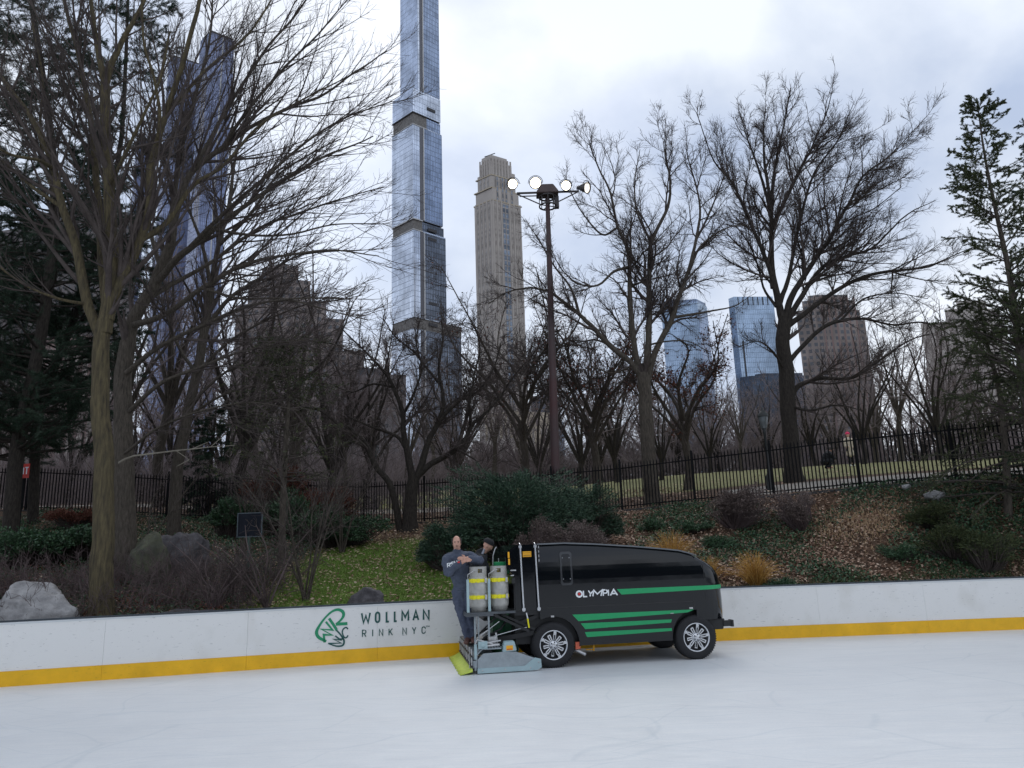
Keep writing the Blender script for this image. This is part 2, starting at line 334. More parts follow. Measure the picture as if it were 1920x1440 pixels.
mx = N.new('ShaderNodeMix'); mx.data_type = 'RGBA'; Lk.new(r1.outputs[0], mx.inputs[0]); Lk.new(sky.outputs[0], mx.inputs[6]); Lk.new(r2.outputs[0], mx.inputs[7])
Lk.new(mx.outputs[2], bg.inputs['Color']); bg.inputs['Strength'].default_value = .116
sun = bpy.data.lights.new('sun', 'SUN'); sun.energy = .6; sun.angle = radians(25); sun.color = (1,.96,.9)
so = bpy.data.objects.new('sun', sun); link(so)
dirv = Vector((sin(SUN_AZ)*cos(SUN_EL), cos(SUN_AZ)*cos(SUN_EL), sin(SUN_EL))); so.rotation_euler = dirv.to_track_quat('Z', 'Y').to_euler(); so.location = (0, 0, 60)
tag(so, kind='structure')

cam = bpy.data.cameras.new('camera'); co = bpy.data.objects.new('camera', cam); link(co); cam.sensor_width = 36; cam.lens = F/1920*36; cam.clip_end = 6000; cam.clip_start = .1
mw = Matrix(((_R[0], _U[0], -_f[0], 0), (_R[1], _U[1], -_f[1], 0), (_R[2], _U[2], -_f[2], H), (0,0,0,1))); co.matrix_world = mw
SC.camera = co
SC.view_settings.view_transform = 'Standard'; SC.view_settings.look = 'None'; SC.view_settings.exposure = .55; SC.view_settings.gamma = 1
SC.render.engine = 'CYCLES'
try: SC.cycles.use_denoising = True
except Exception: pass
# ------------------------------------------------------------------ lettering: strokes as thin solid ribbons
def arc(cx, cz, rx, rz, a0, a1, n=8): return [(cx+rx*cos(radians(a0+(a1-a0)*i/n)), cz+rz*sin(radians(a0+(a1-a0)*i/n))) for i in range(n+1)]
GL = {
 'W': [[(0,1),(.22,0),(.5,.72),(.78,0),(1,1)]], 'L': [[(0,1),(0,0),(.9,0)]], 'M': [[(0,0),(0,1),(.5,.35),(1,1),(1,0)]],
 'O': [arc(.5,.72,.5,.28,0,180)+arc(.5,.28,.5,.28,180,360)+[(1,.72)]], 'A': [[(0,0),(.5,1),(1,0)],[(.18,.32),(.82,.32)]],
 'N': [[(0,0),(0,1),(1,0),(1,1)]], 'R': [[(0,0),(0,1),(.6,1)]+arc(.6,.74,.4,.26,90,-90)+[(0,.48)],[(.5,.48),(1,0)]], 'I': [[(.5,0),(.5,1)]],
 'K': [[(0,0),(0,1)],[(.95,1),(.05,.42)],[(.3,.58),(1,0)]], 'Y': [[(0,1),(.5,.45),(1,1)],[(.5,.45),(.5,0)]],
 'C': [[(1,.70)]+arc(.5,.72,.5,.28,0,180)+arc(.5,.28,.5,.28,180,360)], 'P': [[(0,0),(0,1),(.6,1)]+arc(.6,.72,.4,.28,90,-90)+[(0,.44)]],
 'T': [[(0,1),(1,1)],[(.5,1),(.5,0)]], 'E': [[(1,0),(0,0),(0,1),(1,1)],[(0,.5),(.8,.5)]], 'X': [[(0,0),(1,1)],[(0,1),(1,0)]],
 'S': [[(1,.8)]+arc(.5,.75,.5,.25,20,180)[1:]+arc(.5,.25,.5,.25,90,-160)], 'F': [[(0,0),(0,1),(1,1)],[(0,.5),(.8,.5)]],
}
def ribbon(mb, pts, w, place, th=.004, m=0):
    """pts 2-D polyline, w width (number or list), place(u,z,off)->3-D"""
    p = [np.array(q, float) for q in pts]; n = len(p); ws = w if hasattr(w, '__len__') else [w]*n
    L_, R_ = [], []
    for i in range(n):
        a = p[i]-p[i-1] if i else None; b = p[i+1]-p[i] if i < n-1 else None
        ta = a/np.linalg.norm(a) if a is not None else None; tb = b/np.linalg.norm(b) if b is not None else None
        if ta is None: ta = tb
        if tb is None: tb = ta
        na = np.array((-ta[1], ta[0])); nb = np.array((-tb[1], tb[0])); mt = na+nb; l = np.linalg.norm(mt)
        mt = mt/l if l > .1 else na; k = 1/max(.45, mt@na); e = ws[i]/2*k
        L_.append(p[i]+mt*e); R_.append(p[i]-mt*e)
    V = [place(q[0], q[1], o) for o in (0, th) for q in L_+R_]
    Fs = []
    for i in range(n-1):
        Fs += [(i, i+1, n+i+1, n+i), (2*n+i, 3*n+i, 3*n+i+1, 2*n+i+1), (i, 2*n+i, 2*n+i+1, i+1), (n+i, n+i+1, 3*n+i+1, 3*n+i)]
    Fs += [(0, n, 3*n, 2*n), (n-1, 3*n-1, 4*n-1, 2*n-1)]
    mb.add(V, Fs, m)
def text(mb, s, u0, z0, w, h, gap, sw, place, th=.004, m=0, slant=0.):
    u = u0
    for ch in s:
        if ch != ' ':
            ww = w*(.25 if ch == 'I' else 1.25 if ch in 'WM' else 1)
            for st in GL[ch]:
                ribbon(mb, [(u+(x if ch != 'I' else .5)*ww+slant*z*h, z0+sw/2+z*(h-sw)) for x, z in st], sw, place, th, m)
            u += ww+gap
        else: u += w*1.2
    return u

# ------------------------------------------------------------------ rink boards
bd = empty('rink_boards', (0, float(yB(0)), 0), label='long white rink boards with a yellow kick strip along the ice', cat='rink boards')
bl = (0, float(yB(0)), 0)
_gx = np.arange(-60, 60, .02); _gl = np.concatenate([[0], np.cumsum(np.hypot(.02, np.diff(yB(_gx))))])
def along(x0, L_): return float(np.interp(np.interp(x0, _gx, _gl)+L_, _gl, _gx))   # x reached after arc length L_ from x0
def bpt(px):       # x where the board stands under photo column px
    best = min(np.arange(-12, 14, .01), key=lambda x: abs(pxof((x, float(yB(x)), .4))-px)); return float(best)
def pxof(q): 
    v = np.array(q, float)-np.array((0,0,H)); return 960+F*(v@_R)/(v@_f)
seams = [bpt(p) for p in (193, 463, 707)]
while seams[0] > -34: seams.insert(0, along(seams[0], -2.42))
while seams[-1] < 34: seams.append(along(seams[-1], 2.42))
BH = 1.10
def board_seg(x0, x1, z0, z1, off0, off1, mat_i, mb):
    n = max(2, int((x1-x0)/.3)); xs = np.linspace(x0, x1, n+1)
    V = []
    for x in xs:
        dx = .01; t = np.array((2*dx, float(yB(x+dx)-yB(x-dx)))); t /= np.linalg.norm(t); nn = np.array((-t[1], t[0])); b = np.array((x, float(yB(x))))
        for o in (off0, off1):
            q = b+nn*o
            for z in (z0, z1): V.append((q[0]-bl[0], q[1]-bl[1], z))
    Fs = []
    for i in range(n):
        a = 4*i; b_ = a+4
        Fs += [(a, b_, b_+1, a+1), (a+2, a+3, b_+3, b_+2), (a+1, b_+1, b_+3, a+3), (a, a+2, b_+2, b_)]
    Fs += [(0,1,3,2), (4*n, 4*n+2, 4*n+3, 4*n+1)]
    mb.add(V, Fs, mat_i)
for a, b in zip(seams[:-1], seams[1:]):
    mb = MB(); board_seg(a+.0014, b-.0014, .262, BH-.03, 0, .05, 0, mb); pn = mb.build('panel', MAT['white_board'], bd)
    mb = MB(); board_seg(a+.0014, b-.0014, .0, .26, -.014, .05, 0, mb); mb.build('kick_strip', MAT['yellow_board'], pn)
mb = MB(); board_seg(seams[0], seams[-1], BH-.03, BH, -.008, .085, 0, mb); mb.build('cap_rail', M_('cap_rail', (.62,.64,.65), .4, var=.05), bd)
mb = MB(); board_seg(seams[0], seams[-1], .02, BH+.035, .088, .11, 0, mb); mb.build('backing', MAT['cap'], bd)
# lettering on the boards, u = arc length from the 707 seam
X707 = bpt(707)
_us = {}
def board_place(u, z, o):
    key = round(u, 4)
    if key not in _us:
        x = along(X707, u)
        t = np.array((.02, float(yB(x+.01)-yB(x-.01)))); t /= np.linalg.norm(t); _us[key] = (x, float(yB(x)), -t[1], t[0])
    x, y, nx, ny = _us[key]; q = (x-nx*(.006+o), y-ny*(.006+o)); return (q[0]-bl[0], q[1]-bl[1], z)
mb = MB(); _k = .0109/6
for ch, X0, X1 in (('W',697,810),('O',850,914),('L',970,1022),('L',1060,1108),('M',1143,1235),('A',1268,1348),('N',1384,1466)): text(mb, ch, (X0-880)*_k+.02, .735, ((X1-X0)*_k-.04)/(1.25 if ch in 'WM' else 1), .225, 0, .036, board_place, .003)
mb.build('lettering', MAT['logo_teal'], bd)
mb = MB(); text(mb, 'RINK NYC', -.295, .477, .070, .146, .124, .019, board_place, .003)
text(mb, 'TM', .985, .60, .026, .032, .010, .007, board_place, .003); mb.build('lettering', MAT['logo_teal'], bd)
# round emblem of letters
LG = lambda X, Y: ((X-880)/6*.0109, 1.10-(Y-358+.052*X)/6*.0103)   # zoomed photo pixels to metres on the board
def curve(pts, n=5):
    p = [np.array(q, float) for q in pts]; p = [2*p[0]-p[1]]+p+[2*p[-1]-p[-2]]; o = []
    for i in range(1, len(p)-2):
        for k in range(n):
            t = k/n; o.append(.5*((2*p[i])+(-p[i-1]+p[i+1])*t+(2*p[i-1]-5*p[i]+4*p[i+1]-p[i+2])*t*t+(-p[i-1]+3*p[i]-3*p[i+1]+p[i+2])*t**3))
    return o+[p[-2]]
def logo(mb, pts, w, sm=True):
    q = [LG(*p) for p in pts]; q = curve(q) if sm else q
    if hasattr(w, '__len__'): w = list(np.interp(np.linspace(0, 1, len(q)), np.linspace(0, 1, len(w)), w))
    ribbon(mb, q, w, board_place, .003)
mb = MB()
logo(mb, [(330,725),(250,680),(225,620),(260,540),(320,455),(390,390),(450,372),(500,395),(510,440),(480,490),(430,535)], [.045,.06,.062,.045,.035,.04,.05,.062,.055,.04,.03])
logo(mb, [(430,535),(553,528)], .058, False)
logo(mb, [(312,735),(302,650),(392,655),(275,590),(395,600),(322,508)], [.042,.040,.036,.036,.036,.040], False)
logo(mb, [(355,470),(400,535),(440,600)], .052, False)
mb.build('emblem', MAT['logo_green'], bd)
mb = MB()
logo(mb, [(350,748),(490,745),(405,700),(495,712)], .028, False)
logo(mb, [(425,665),(470,700),(520,700)], .028, False)
logo(mb, [(435,600),(480,650),(520,720),(505,770),(440,778),(360,752)], [.03,.03,.035,.035,.028,.02])
logo(mb, [(560,590),(540,572),(510,590),(500,630),(520,680),(545,685),(562,660)], .026)
mb.build('emblem', MAT['logo_teal'], bd)

# ------------------------------------------------------------------ ice resurfacer (local frame: u forward, v away from the camera, z up)
A_ = G(1037, 1253); B_ = G(1303, 1237); MANG = atan2(B_[1]-A_[1], B_[0]-A_[0])
rs = empty('ice_resurfacer', (A_[0], A_[1], 0), MANG, label='black ice resurfacing machine with green stripes on the ice', cat='ice resurfacer')
black = M_('black_gloss', (.004,.005,.007), .08, var=.1, spec=.42, coat=.12, bump=.10, bscale=1.1)
blackm = M_('black_matt', (.013,.013,.014), .55, var=.2); rub = M_('tyre_rubber', (.016,.016,.018), .8, var=.25, scale=20, bump=.4)
green = M_('stripe_green', (.012,.33,.115), .4, var=.04); dgreen = M_('tank_green', (.006,.10,.035), .45, var=.15)
chrome = M_('chrome', (.62,.63,.65), .22, 1., var=.1); steel = M_('galvanised', (.33,.37,.39), .5, .25, var=.22, scale=5, bump=.15)
ltblue = M_('paint_light_blue', (.36,.48,.50), .45, var=.08); alu = M_('aluminium_worn', (.40,.39,.36), .5, .25, var=.22, scale=7, bump=.2)
yel = M_('strap_yellow', (.82,.74,.01), .5, var=.06); orange = M_('label_orange', (.88,.42,.01), .5, var=.05); redm = M_('red_paint', (.55,.03,.03), .5, var=.1)
limeb = M_('squeegee_lime', (.55,.66,.10), .65, var=.12, scale=12); zinc = M_('zinc', (.5,.5,.5), .4, .8)
WID = 1.98
def umax_in(v):   # plan curve of the nose: how far forward at depth v
    R_ = .42; v = min(v, WID-v)
    return 3.47 if v >= R_ else 3.05+.42*sqrt(max(0, 1-((R_-v)/R_)**2))
prof = [(-.2,2.185),(.32,2.19),(.9,2.155),(1.65,2.09),(2.2,2.03),(2.55,1.985),(2.8,1.915),(3.02,1.81),(3.2,1.735),(3.33,1.64),(3.42,1.51),(3.46,1.32),(3.47,1.1),(3.47,.9),(3.46,.70)]
arch2 = [(2.76+.47*cos(radians(a)), .40+.49*sin(radians(a))) for a in range(36, 184, 12)]
arch1 = [(.03+.485*cos(radians(a)), .40+.49*sin(radians(a))) for a in range(-6, 116, 11)]
low = [(3.18,.69)]+arch2+[(2.3,.36),(.53,.36)]+arch1+[(-.2,.86)]
outl = prof+low; ntop = len(prof)
vs = [0, .012, .04, .09, .17, .28, .42, WID/2, WID-.42, WID-.28, WID-.17, WID-.09, WID-.04, WID-.012, WID]
V = []
for v in vs:
    e = min(v, WID-v); ch = .05*max(0, 1-e/.06)**2
    for i, (u, z) in enumerate(outl):
        if u > 2.85: u = 2.85+(u-2.85)*(umax_in(v)-2.85)/(3.47-2.85) if i < ntop else min(u, umax_in(v)-.25+.0)
        V.append((u, v, z-(ch if i < 10 else 0)))
n = len(outl); Fs = []
for j in range(len(vs)-1):
    for i in range(n): Fs.append((j*n+i, j*n+(i+1)%n, (j+1)*n+(i+1)%n, (j+1)*n+i))
mb = MB(); mb.add(V, Fs, 0, True); mb.add(V[:n], [tuple(range(n))], 0); mb.add(V[-n:], [tuple(range(n))[::-1]], 0)
body = mb.build('body', black, rs)
bm = bmesh.new(); bm.from_mesh(body.data)
for k in range(15): bmesh.ops.bisect_plane(bm, geom=bm.verts[:]+bm.edges[:]+bm.faces[:], plane_co=(0,0,1.05+.08*k), plane_no=(0,0,1), dist=1e-5)
bm.to_mesh(body.data); bm.free()
def bulge(o):
    if o.name != body.name:
        bm = bmesh.new(); bm.from_mesh(o.data)
        for k in range(15): bmesh.ops.bisect_plane(bm, geom=bm.verts[:]+bm.edges[:]+bm.faces[:], plane_co=(0,0,1.05+.08*k), plane_no=(0,0,1), dist=1e-5)
        bm.to_mesh(o.data); bm.free()
    n = len(o.data.vertices); a = np.zeros(n*3, np.float32); o.data.vertices.foreach_get('co', a); a = a.reshape(-1, 3)
    a[:,1] += .055*np.clip((a[:,2]-1.45)/.75, 0, 1)**2*np.clip(1-np.maximum(a[:,1], 0)/(WID/2), -1, 1); o.data.vertices.foreach_set('co', a.ravel()); o.data.update()
bulge(body)
body.data.polygons.foreach_set('use_smooth', [(abs(p.normal.y) < .9 and (p.center.x > 2.85 or p.center.z > 1.9)) or (p.center.y < .08 and p.center.z > 1.05 and p.normal.y < -.9) for p in body.data.polygons])
def on_side(u, z, o):   # unwraps the side round the nose
    if u <= 3.05: return (u, -.0015-o, z)
    a = min((u-3.05)/.42, 1.5); return (3.05+(.42+.0015+o)*sin(a)*(1.0), .42-(.42+.0015+o)*cos(a), z)
def stripe(pts_top, pts_bot, name='stripe', mat=None):
    n = 24; V = []; 
    for i in range(n+1):
        t = i/n; 
        for (a, b) in (pts_bot, pts_top):
            u = a[0]+(b[0]-a[0])*t; z = a[1]+(b[1]-a[1])*t
            for o in (0, .003): V.append(on_side(u, z, o))
    Fs = []
    for i in range(n):
        a = 4*i; b = a+4
        Fs += [(a+1, b+1, b+3, a+3), (a, a+2, b+2, b), (a+2, a+3, b+3, b+2), (a, b, b+1, a+1)]
    Fs += [(0,1,3,2), (4*n, 4*n+2, 4*n+3, 4*n+1)]
    return MB().add(V, Fs).build(name, mat or green, rs)
stripe([(1.27,1.32),(3.52,1.318)], [(1.355,1.22),(3.52,1.25)])
stripe([(.40,.905),(2.75,.892)], [(.51,.785),(2.62,.845)])
stripe([(.55,.745),(2.30,.735)], [(.63,.64),(2.28,.68)])
stripe([(.62,.59),(2.285,.58)], [(.655,.50),(2.285,.53)])
mb = MB(); mb.box((-.19,-.004,1.036), (2.76,.0,1.05)); mb.box((2.752,-.004,.89), (2.766,.0,1.036)); mb.box((3.0,-.004,1.0),(3.006,0,1.72)); mb.build('panel_seam', MAT['seam'], rs)
mb = MB(); mb.prism([(-.2,2.196),(.32,2.2),(.9,2.165),(1.65,2.10),(2.2,2.04),(2.55,1.995),(2.8,1.925),(2.9,1.88),(2.9,1.868),(2.8,1.905),(2.55,1.97),(2.2,2.015),(1.65,2.075),(.9,2.14),(.32,2.175),(-.2,2.17)], -.012, .03); mb.build('edge_highlight', M_('highlight_grey', (.12,.13,.14), .35, var=.1), rs)  # bevel highlight along the top edge, painted as a lighter grey strip
# recessed hatch with four screws
mb = MB(); mb.prism([(.205,1.46),(.24,1.42),(.41,1.42),(.445,1.46),(.445,2.0),(.41,2.04),(.24,2.04),(.205,2.0)], -.016, 0.); hp = mb.build('hatch', M_('hatch_grey', (.03,.032,.036), .25, var=.1, coat=.3), rs, bevel=.008)
mb = MB(); mb.prism([(.245,1.5),(.27,1.47),(.38,1.47),(.405,1.5),(.405,1.96),(.38,1.99),(.27,1.99),(.245,1.96)], -.0185, -.0162); mb.build('hatch_plate', black, hp)
mb = MB()
for u, z in ((.262,1.54),(.392,1.54),(.262,1.92),(.392,1.92)): mb.lathe([(0,-.024),(.007,-.022),(.009,-.015)], (u,0,z), 8, axis='y')
mb.build('screws', chrome, hp)
# name lettering
mb = MB(); sp = lambda u, z, o: (u, -.002-o, z); u = .62
for ch, u_, w_, s_ in (('L',.63,.075,0),('Y',.700,.105,.2),('M',.805,.125,.2),('P',1.005,.078,0),('I',1.098,.06,0)): text(mb, ch, u_, 1.2, w_, .128, 0, .023, sp, .003, slant=s_)
text(mb, 'A', 1.142, 1.2, .135, .128, .01, .025, sp, .003)
ribbon(mb, arc(.55,1.262,.052,.050,0,360,20), .030, sp, .003); mb.build('lettering', MAT['decal_white'], rs)
mb = MB(); mb.lathe([(0,-.006),(.027,-.006),(.027,-.002)], (.55,0,1.262), 14, axis='y'); mb.build('emblem', redm, rs)
for a_, b_ in (((.0,-.005,.875),(.06,0,.905)), ((2.66,-.005,.905),(2.73,0,.935)), ((2.28,-.006,.835),(2.34,0,.85))): MB().box(a_, b_).build('plate', zinc, rs)
for c_ in list(rs.children):
    if c_.type == 'MESH' and c_.name.split('.')[0] in ('stripe','panel_seam','edge_highlight','hatch','lettering','emblem'): bulge(c_)
for c_ in hp.children: bulge(c_)
# rear tank block
mb = MB(); mb.prism([(-.66,1.0),(-.205,1.0),(-.205,2.185),(-.58,2.185),(-.79,2.05),(-.79,1.80),(-.66,1.64)], .04, WID-.04); mb.build('rear_tank', black, rs, bevel=.02)
mb = MB(); mb.box((-.64,.15,.42),(3.2,WID-.15,1.0)); mb.box((-.66,.05,.93),(-.2,.15,1.0)); mb.bar((-.55,.1,.8),(-.1,.1,.95),.06); mb.build('chassis', blackm, rs)
for u in (-.53,-.25):
    mb = MB(); mb.tube([(u+.03,-.03,1.0),(u,-.03,2.17)], .017, 10); mb.tube([(u,-.03,2.17),(u-.002,.0,2.2),(u,.1,2.21)], .014, 8)
    for z in (1.04,2.15): mb.box((u-.03 if z>2 else u,-.035,z-.03),(u+.03 if z>2 else u+.06,.04,z+.02))
    mb.build('support_rod', chrome, rs)
mb = MB(); mb.box((-.205,-.012,1.85),(-.165,.0,2.15)); 
for z in (1.87,1.95,2.03,2.11): mb.tube([(-.185,-.02,z),(-.185,-.02,z+.045)], .009, 8, 1)
mb.build('hinge', [blackm, chrome], rs)
mb = MB(); mb.box((-.475,.028,1.96),(-.315,.038,2.06)); 
for z in (1.975,1.99,2.03): mb.box((-.465,.0265,z),(-.325,.028,z+.006), 1)
mb.build('warning_label', [orange, MAT['seam']], rs)
mb = MB(); mb.box((-.75,.028,1.83),(-.718,.038,1.94)); mb.box((-.755,.028,1.955),(-.723,.038,2.06)); mb.build('warning_label', orange, rs)
mb = MB(); mb.box((-.70,-.02,1.5),(-.64,.04,1.6)); mb.box((-.72,-.03,1.72),(-.62,.04,1.74),1); mb.box((-.72,-.02,1.63),(-.66,.03,1.65),1); mb.build('latch', [blackm, zinc], rs)
# bumper and tow hook
mb = MB(); mb.prism([(3.05,.50),(3.36,.50),(3.40,.69),(3.05,.69)], .12, WID-.12); mb.build('bumper', blackm, rs, bevel=.01)
mb = MB(); mb.box((3.36,.10,.55),(3.56,.22,.65)); mb.box((3.52,.085,.54),(3.56,.235,.66)); mb.build('tow_hook', blackm, rs)
# wheels
def wheel(u, v, near=True):
    w = empty('wheel', (u, v, .393)); w.parent = rs
    R_ = .393; T = .25; s = 1 if near else -1
    pr = [(.262,.0),(.275,-.006),(.33,-.008),(.365,.0),(.385,.018),(R_,.045),(R_,T-.045),(.385,T-.018),(.365,T),(.275,T),(.262,T-.01)]
    mb = MB(); mb.lathe([(r, s*y) for r, y in pr], (0,0,0), 56, axis='y')
    for k in range(56):
        a = 2*pi*k/56
        for yy in (.022, .085, .145, .2):
            a2 = a+(pi/56 if yy in (.085,.2) else 0); c = Vector((cos(a2)*R_, s*(yy+.0), sin(a2)*R_)); 
            t = Vector((-sin(a2), 0, cos(a2))); rr = Vector((cos(a2), 0, sin(a2))); d = Vector((0, s, 0))
            q = [c+t*i*.013+d*j for i, j in ((-1,0),(1,0),(1,.045),(-1,.045))]; mb.add([p-rr*.004 for p in q]+[p+rr*.007 for p in q], [(0,1,2,3),(7,6,5,4),(0,4,5,1),(1,5,6,2),(2,6,7,3),(3,7,4,0)])
    mb.build('tyre', rub, w)
    mb = MB(); mb.lathe([(r, s*y) for r, y in [(.262,.16),(.262,.004),(.256,-.004),(.240,.0),(.234,.03),(.22,.05)]], (0,0,0), 48, axis='y')
    mb.lathe([(r, s*y) for r, y in [(0,-.012),(.03,-.012),(.06,-.004),(.078,.01),(.085,.045)]], (0,0,0), 24, axis='y')
    for k in range(10):
        a = 2*pi*k/10+.16; rr = Vector((cos(a), 0, sin(a))); t = Vector((-sin(a), 0, cos(a))); 
        for sg in (-1, 1):
            p0 = rr*.08+t*.014*sg; p1 = rr*.185+t*.021*sg; mb.bar(p0+Vector((0,s*.018,0)), p1+Vector((0,s*.008,0)), .011, .02)
        mb.bar(rr*.185+t*.026+Vector((0,s*.008,0)), rr*.185-t*.026+Vector((0,s*.008,0)), .012, .02)
        if k % 2 == 0:
            c = rr*.222; mb.box((c.x-.026,min(s*.002,s*.03),c.z-.026),(c.x+.026,max(s*.002,s*.03),c.z+.026))
    mb.build('rim', chrome, w)
    mb = MB(); mb.lathe([(r, s*y) for r, y in [(0,.052),(.235,.052),(.25,.1)]], (0,0,0), 32, axis='y')
    for k in range(5):
        a = 2*pi*k/5; mb.lathe([(.012,.0),(.012,-.014),(0,-.014)] if near else [(.012,0),(.012,.014),(0,.014)], (cos(a)*.05, 0, sin(a)*.05), 8, axis='y')
    mb.build('hub', blackm, w)
wheel(.03, .0); wheel(2.76, .0); wheel(.03, WID, False); wheel(2.76, WID, False)
mb = MB(); mb.tube([(.03,.15,.393),(.03,WID-.15,.393)], .05, 10); mb.tube([(2.76,.15,.393),(2.76,WID-.15,.393)], .05, 10); mb.build('axle', blackm, rs)
mb = MB(); mb.tube([(.3,.25,.33),(.52,.0,.25),(.60,-.06,.21)], .028, 10); mb.build('exhaust_pipe', zinc, rs)
mb = MB(); mb.box((.44,.02,.3),(.53,.1,.42)); mb.build('reflector', M_('lamp_red', (.6,.12,.06), .3), rs)
mb = MB(); mb.bar((.85,.3,.36),(.85,.3,.22),.03); mb.bar((.7,.3,.25),(.86,.3,.24),.02); mb.build('bracket', orange, rs)
# propane platform
mb = MB(); mb.box((-1.56,-.06,.985),(-.66,.62,1.025)); mb.box((-1.56,-.065,.955),(-1.06,-.03,.985)); mb.box((-1.575,-.07,.97),(-1.56,.62,1.04)); mb.build('bottle_tray', M_('tray_grey', (.10,.11,.12), .4, .5, var=.2), rs)
mb = MB(); mb.bar((-1.04,-.03,.965),(-.42,-.03,.66),.045); mb.bar((-.9,.05,.965),(-.30,.05,.68),.04); mb.bar((-1.05,.5,.96),(-.42,.5,.66),.045)
mb.bar((-1.42,.3,.5),(-.9,.25,.97),.03); mb.bar((-1.4,.7,.5),(-.72,.7,.85),.03); mb.tube([(-.7,.3,.93),(-.9,.2,.7),(-1.2,.2,.56),(-1.3,.2,.45)], .02, 8)
mb.tube([(-.6,.4,.6),(-.8,.35,.55),(-1.0,.3,.62),(-1.2,.3,.5)], .035, 8); mb.bar((-.75,.1,.55),(-1.2,.1,.42),.05); mb.bar((-.3,.1,.62),(-1.15,.12,.5),.06,.08)
mb.bar((-.35,1.5,.62),(-1.15,1.5,.42),.06,.08); mb.build('lift_linkage', blackm, rs)
mb = MB(); mb.tube([(-.46,-.05,.98),(-.44,-.05,.88)], .014, 8); mb.tube([(-.44,-.05,.88),(-.42,-.05,.72)], .014, 8, 1); mb.bar((-.95,-.0,.85),(-1.3,.0,.62),.012,m=0); mb.tube([(-1.05,.02,.6),(-.6,.02,.7),(-.45,.02,.72)], .01, 6, 0); mb.build('hydraulic_ram', [chrome, yel], rs)
for i, (u, v) in enumerate(((-1.49,-.02),(-1.10,.02))):
    mb = MB(); mb.box((u-.045,v-.05,1.03),(u+.0,v-.01,1.60)); mb.build('bottle_bracket', ltblue, rs)
for a_, b_ in (((-1.16,-.035,.52),(-1.13,.0,.98)), ((-1.35,.6,.5),(-1.32,.64,.98)), ((-1.40,.05,.45),(-1.37,.08,.98)), ((-1.33,.05,.45),(-1.31,.08,.98))): MB().box(a_, b_).build('upright', steel, rs)
# driver deck, controls, green tank
mb = MB(); mb.box((-1.15,.75,.80),(-.66,1.9,.86)); mb.box((-1.1,.9,1.0),(-.75,1.7,1.3)); mb.box((-1.12,.85,1.3),(-.72,1.7,1.38)); mb.build('driver_seat', blackm, rs, bevel=.02)
mb = MB(); mb.box((-.95,.35,1.66),(-.68,.75,1.88)); mb.build('control_box', green, rs, bevel=.012)
mb = MB(); mb.tube([(-.98,.45,1.75),(-.97,.45,2.0),(-.93,.45,2.12),(-.9,.45,2.16)], .012, 8); mb.tube([(-.86,.5,1.85),(-.86,.5,1.95)], .01, 6); mb.build('steering_lever', zinc, rs)
mb = MB(); mb.tube([(-.84,.7,.08),(-.84,.7,.80)], [.17,.17], 20); mb.tube([(-.62,.75,.1),(-.60,.75,.92)], [.12,.12], 16); mb.box((-1.0,.55,.3),(-.62,.9,.86)); mb.build('auger_housing', dgreen, rs)
# conditioner (blade housing) trailing behind
cd = empty('conditioner', (0,0,0)); cd.parent = rs
V0 = -.20; V1 = 2.12
mb = MB()
for v in (V0, V1): mb.prism([(-1.37,.06),(-1.38,.24),(-1.28,.34),(-.93,.35),(-.70,.345),(-.28,.19),(-.28,.06)], v, v+.018)
mb.prism([(-1.40,.10),(-1.40,.32),(-1.30,.42),(-.95,.42),(-.95,.40),(-1.29,.40),(-1.38,.31),(-1.38,.10)], V0+.018, V1)
for k in range(9): mb.box((-1.22+k*.052,V0+.05,.42),(-1.20+k*.052,V1-.05,.435))
mb.build('housing', steel, cd, bevel=.004)
for v in (V0-.012, V1+.018): MB().prism([(-1.385,.015),(-1.385,.10),(-.55,.10),(-.36,.23),(-.255,.20),(-.245,.06),(-.33,.02)], v, v+.012).build('skid', ltblue, cd)
mb = MB(); 
for u in (-1.3,-.9,-.45): mb.lathe([(0,-.02),(.012,-.018),(.014,-.012)], (u,V0+.0,.06), 8, axis='y')
mb.lathe([(0,-.02),(.012,-.018),(.014,-.012)], (-.3,V0,.15), 8, axis='y'); mb.build('bolts', zinc, cd)
mb = MB(); mb.prism([(-.94,.345),(-.90,.52),(-.72,.525),(-.68,.36)], V0-.01, V0+.16); bx = mb.build('gear_cover', ltblue, cd, bevel=.012)
mb = MB(); mb.box((-.87,V0-.014,.375),(-.75,V0-.0105,.455)); mb.box((-.86,V0-.016,.385),(-.76,V0-.0141,.40),1); mb.build('warning_label', [orange, redm], bx)
mb = MB(); mb.box((-1.46,V0+.05,.10),(-1.43,V1-.05,.22)); mb.prism([(-1.43,.06),(-1.40,.06),(-1.40,.22),(-1.44,.22)], V0+.02, V1); 
mb.build('rear_plate', steel, cd); mb = MB()
for k in range(9): v = V0+.08+k*.27; mb.tube([(-1.475,v,.06),(-1.475,v,.42)], .011, 6)
mb.bar((-1.48,V0,.13),(-1.48,V1,.13),.03,m=1); mb.bar((-1.48,V0,.30),(-1.48,V1,.30),.025,m=1)
mb.build('rear_rail', [zinc, blackm], cd)
mb = MB(); n = 28
Vt = []
for i in range(n+1):
    v = V0-.02+(V1-V0+.06)*i/n; wv = .012*sin(i*1.7)
    Vt += [(-1.47,v,.10),(-1.58+wv,v,.045),(-1.70+wv,v,.008),(-1.69+wv,v,.002),(-1.47,v,.05)]
Fs = [(i*5+k, i*5+k+1, (i+1)*5+k+1, (i+1)*5+k) for i in range(n) for k in range(4)]
mb.add(Vt, Fs+[(0,4,3,2,1),(n*5,n*5+1,n*5+2,n*5+3,n*5+4)], 0, True); mb.build('squeegee', limeb, cd)
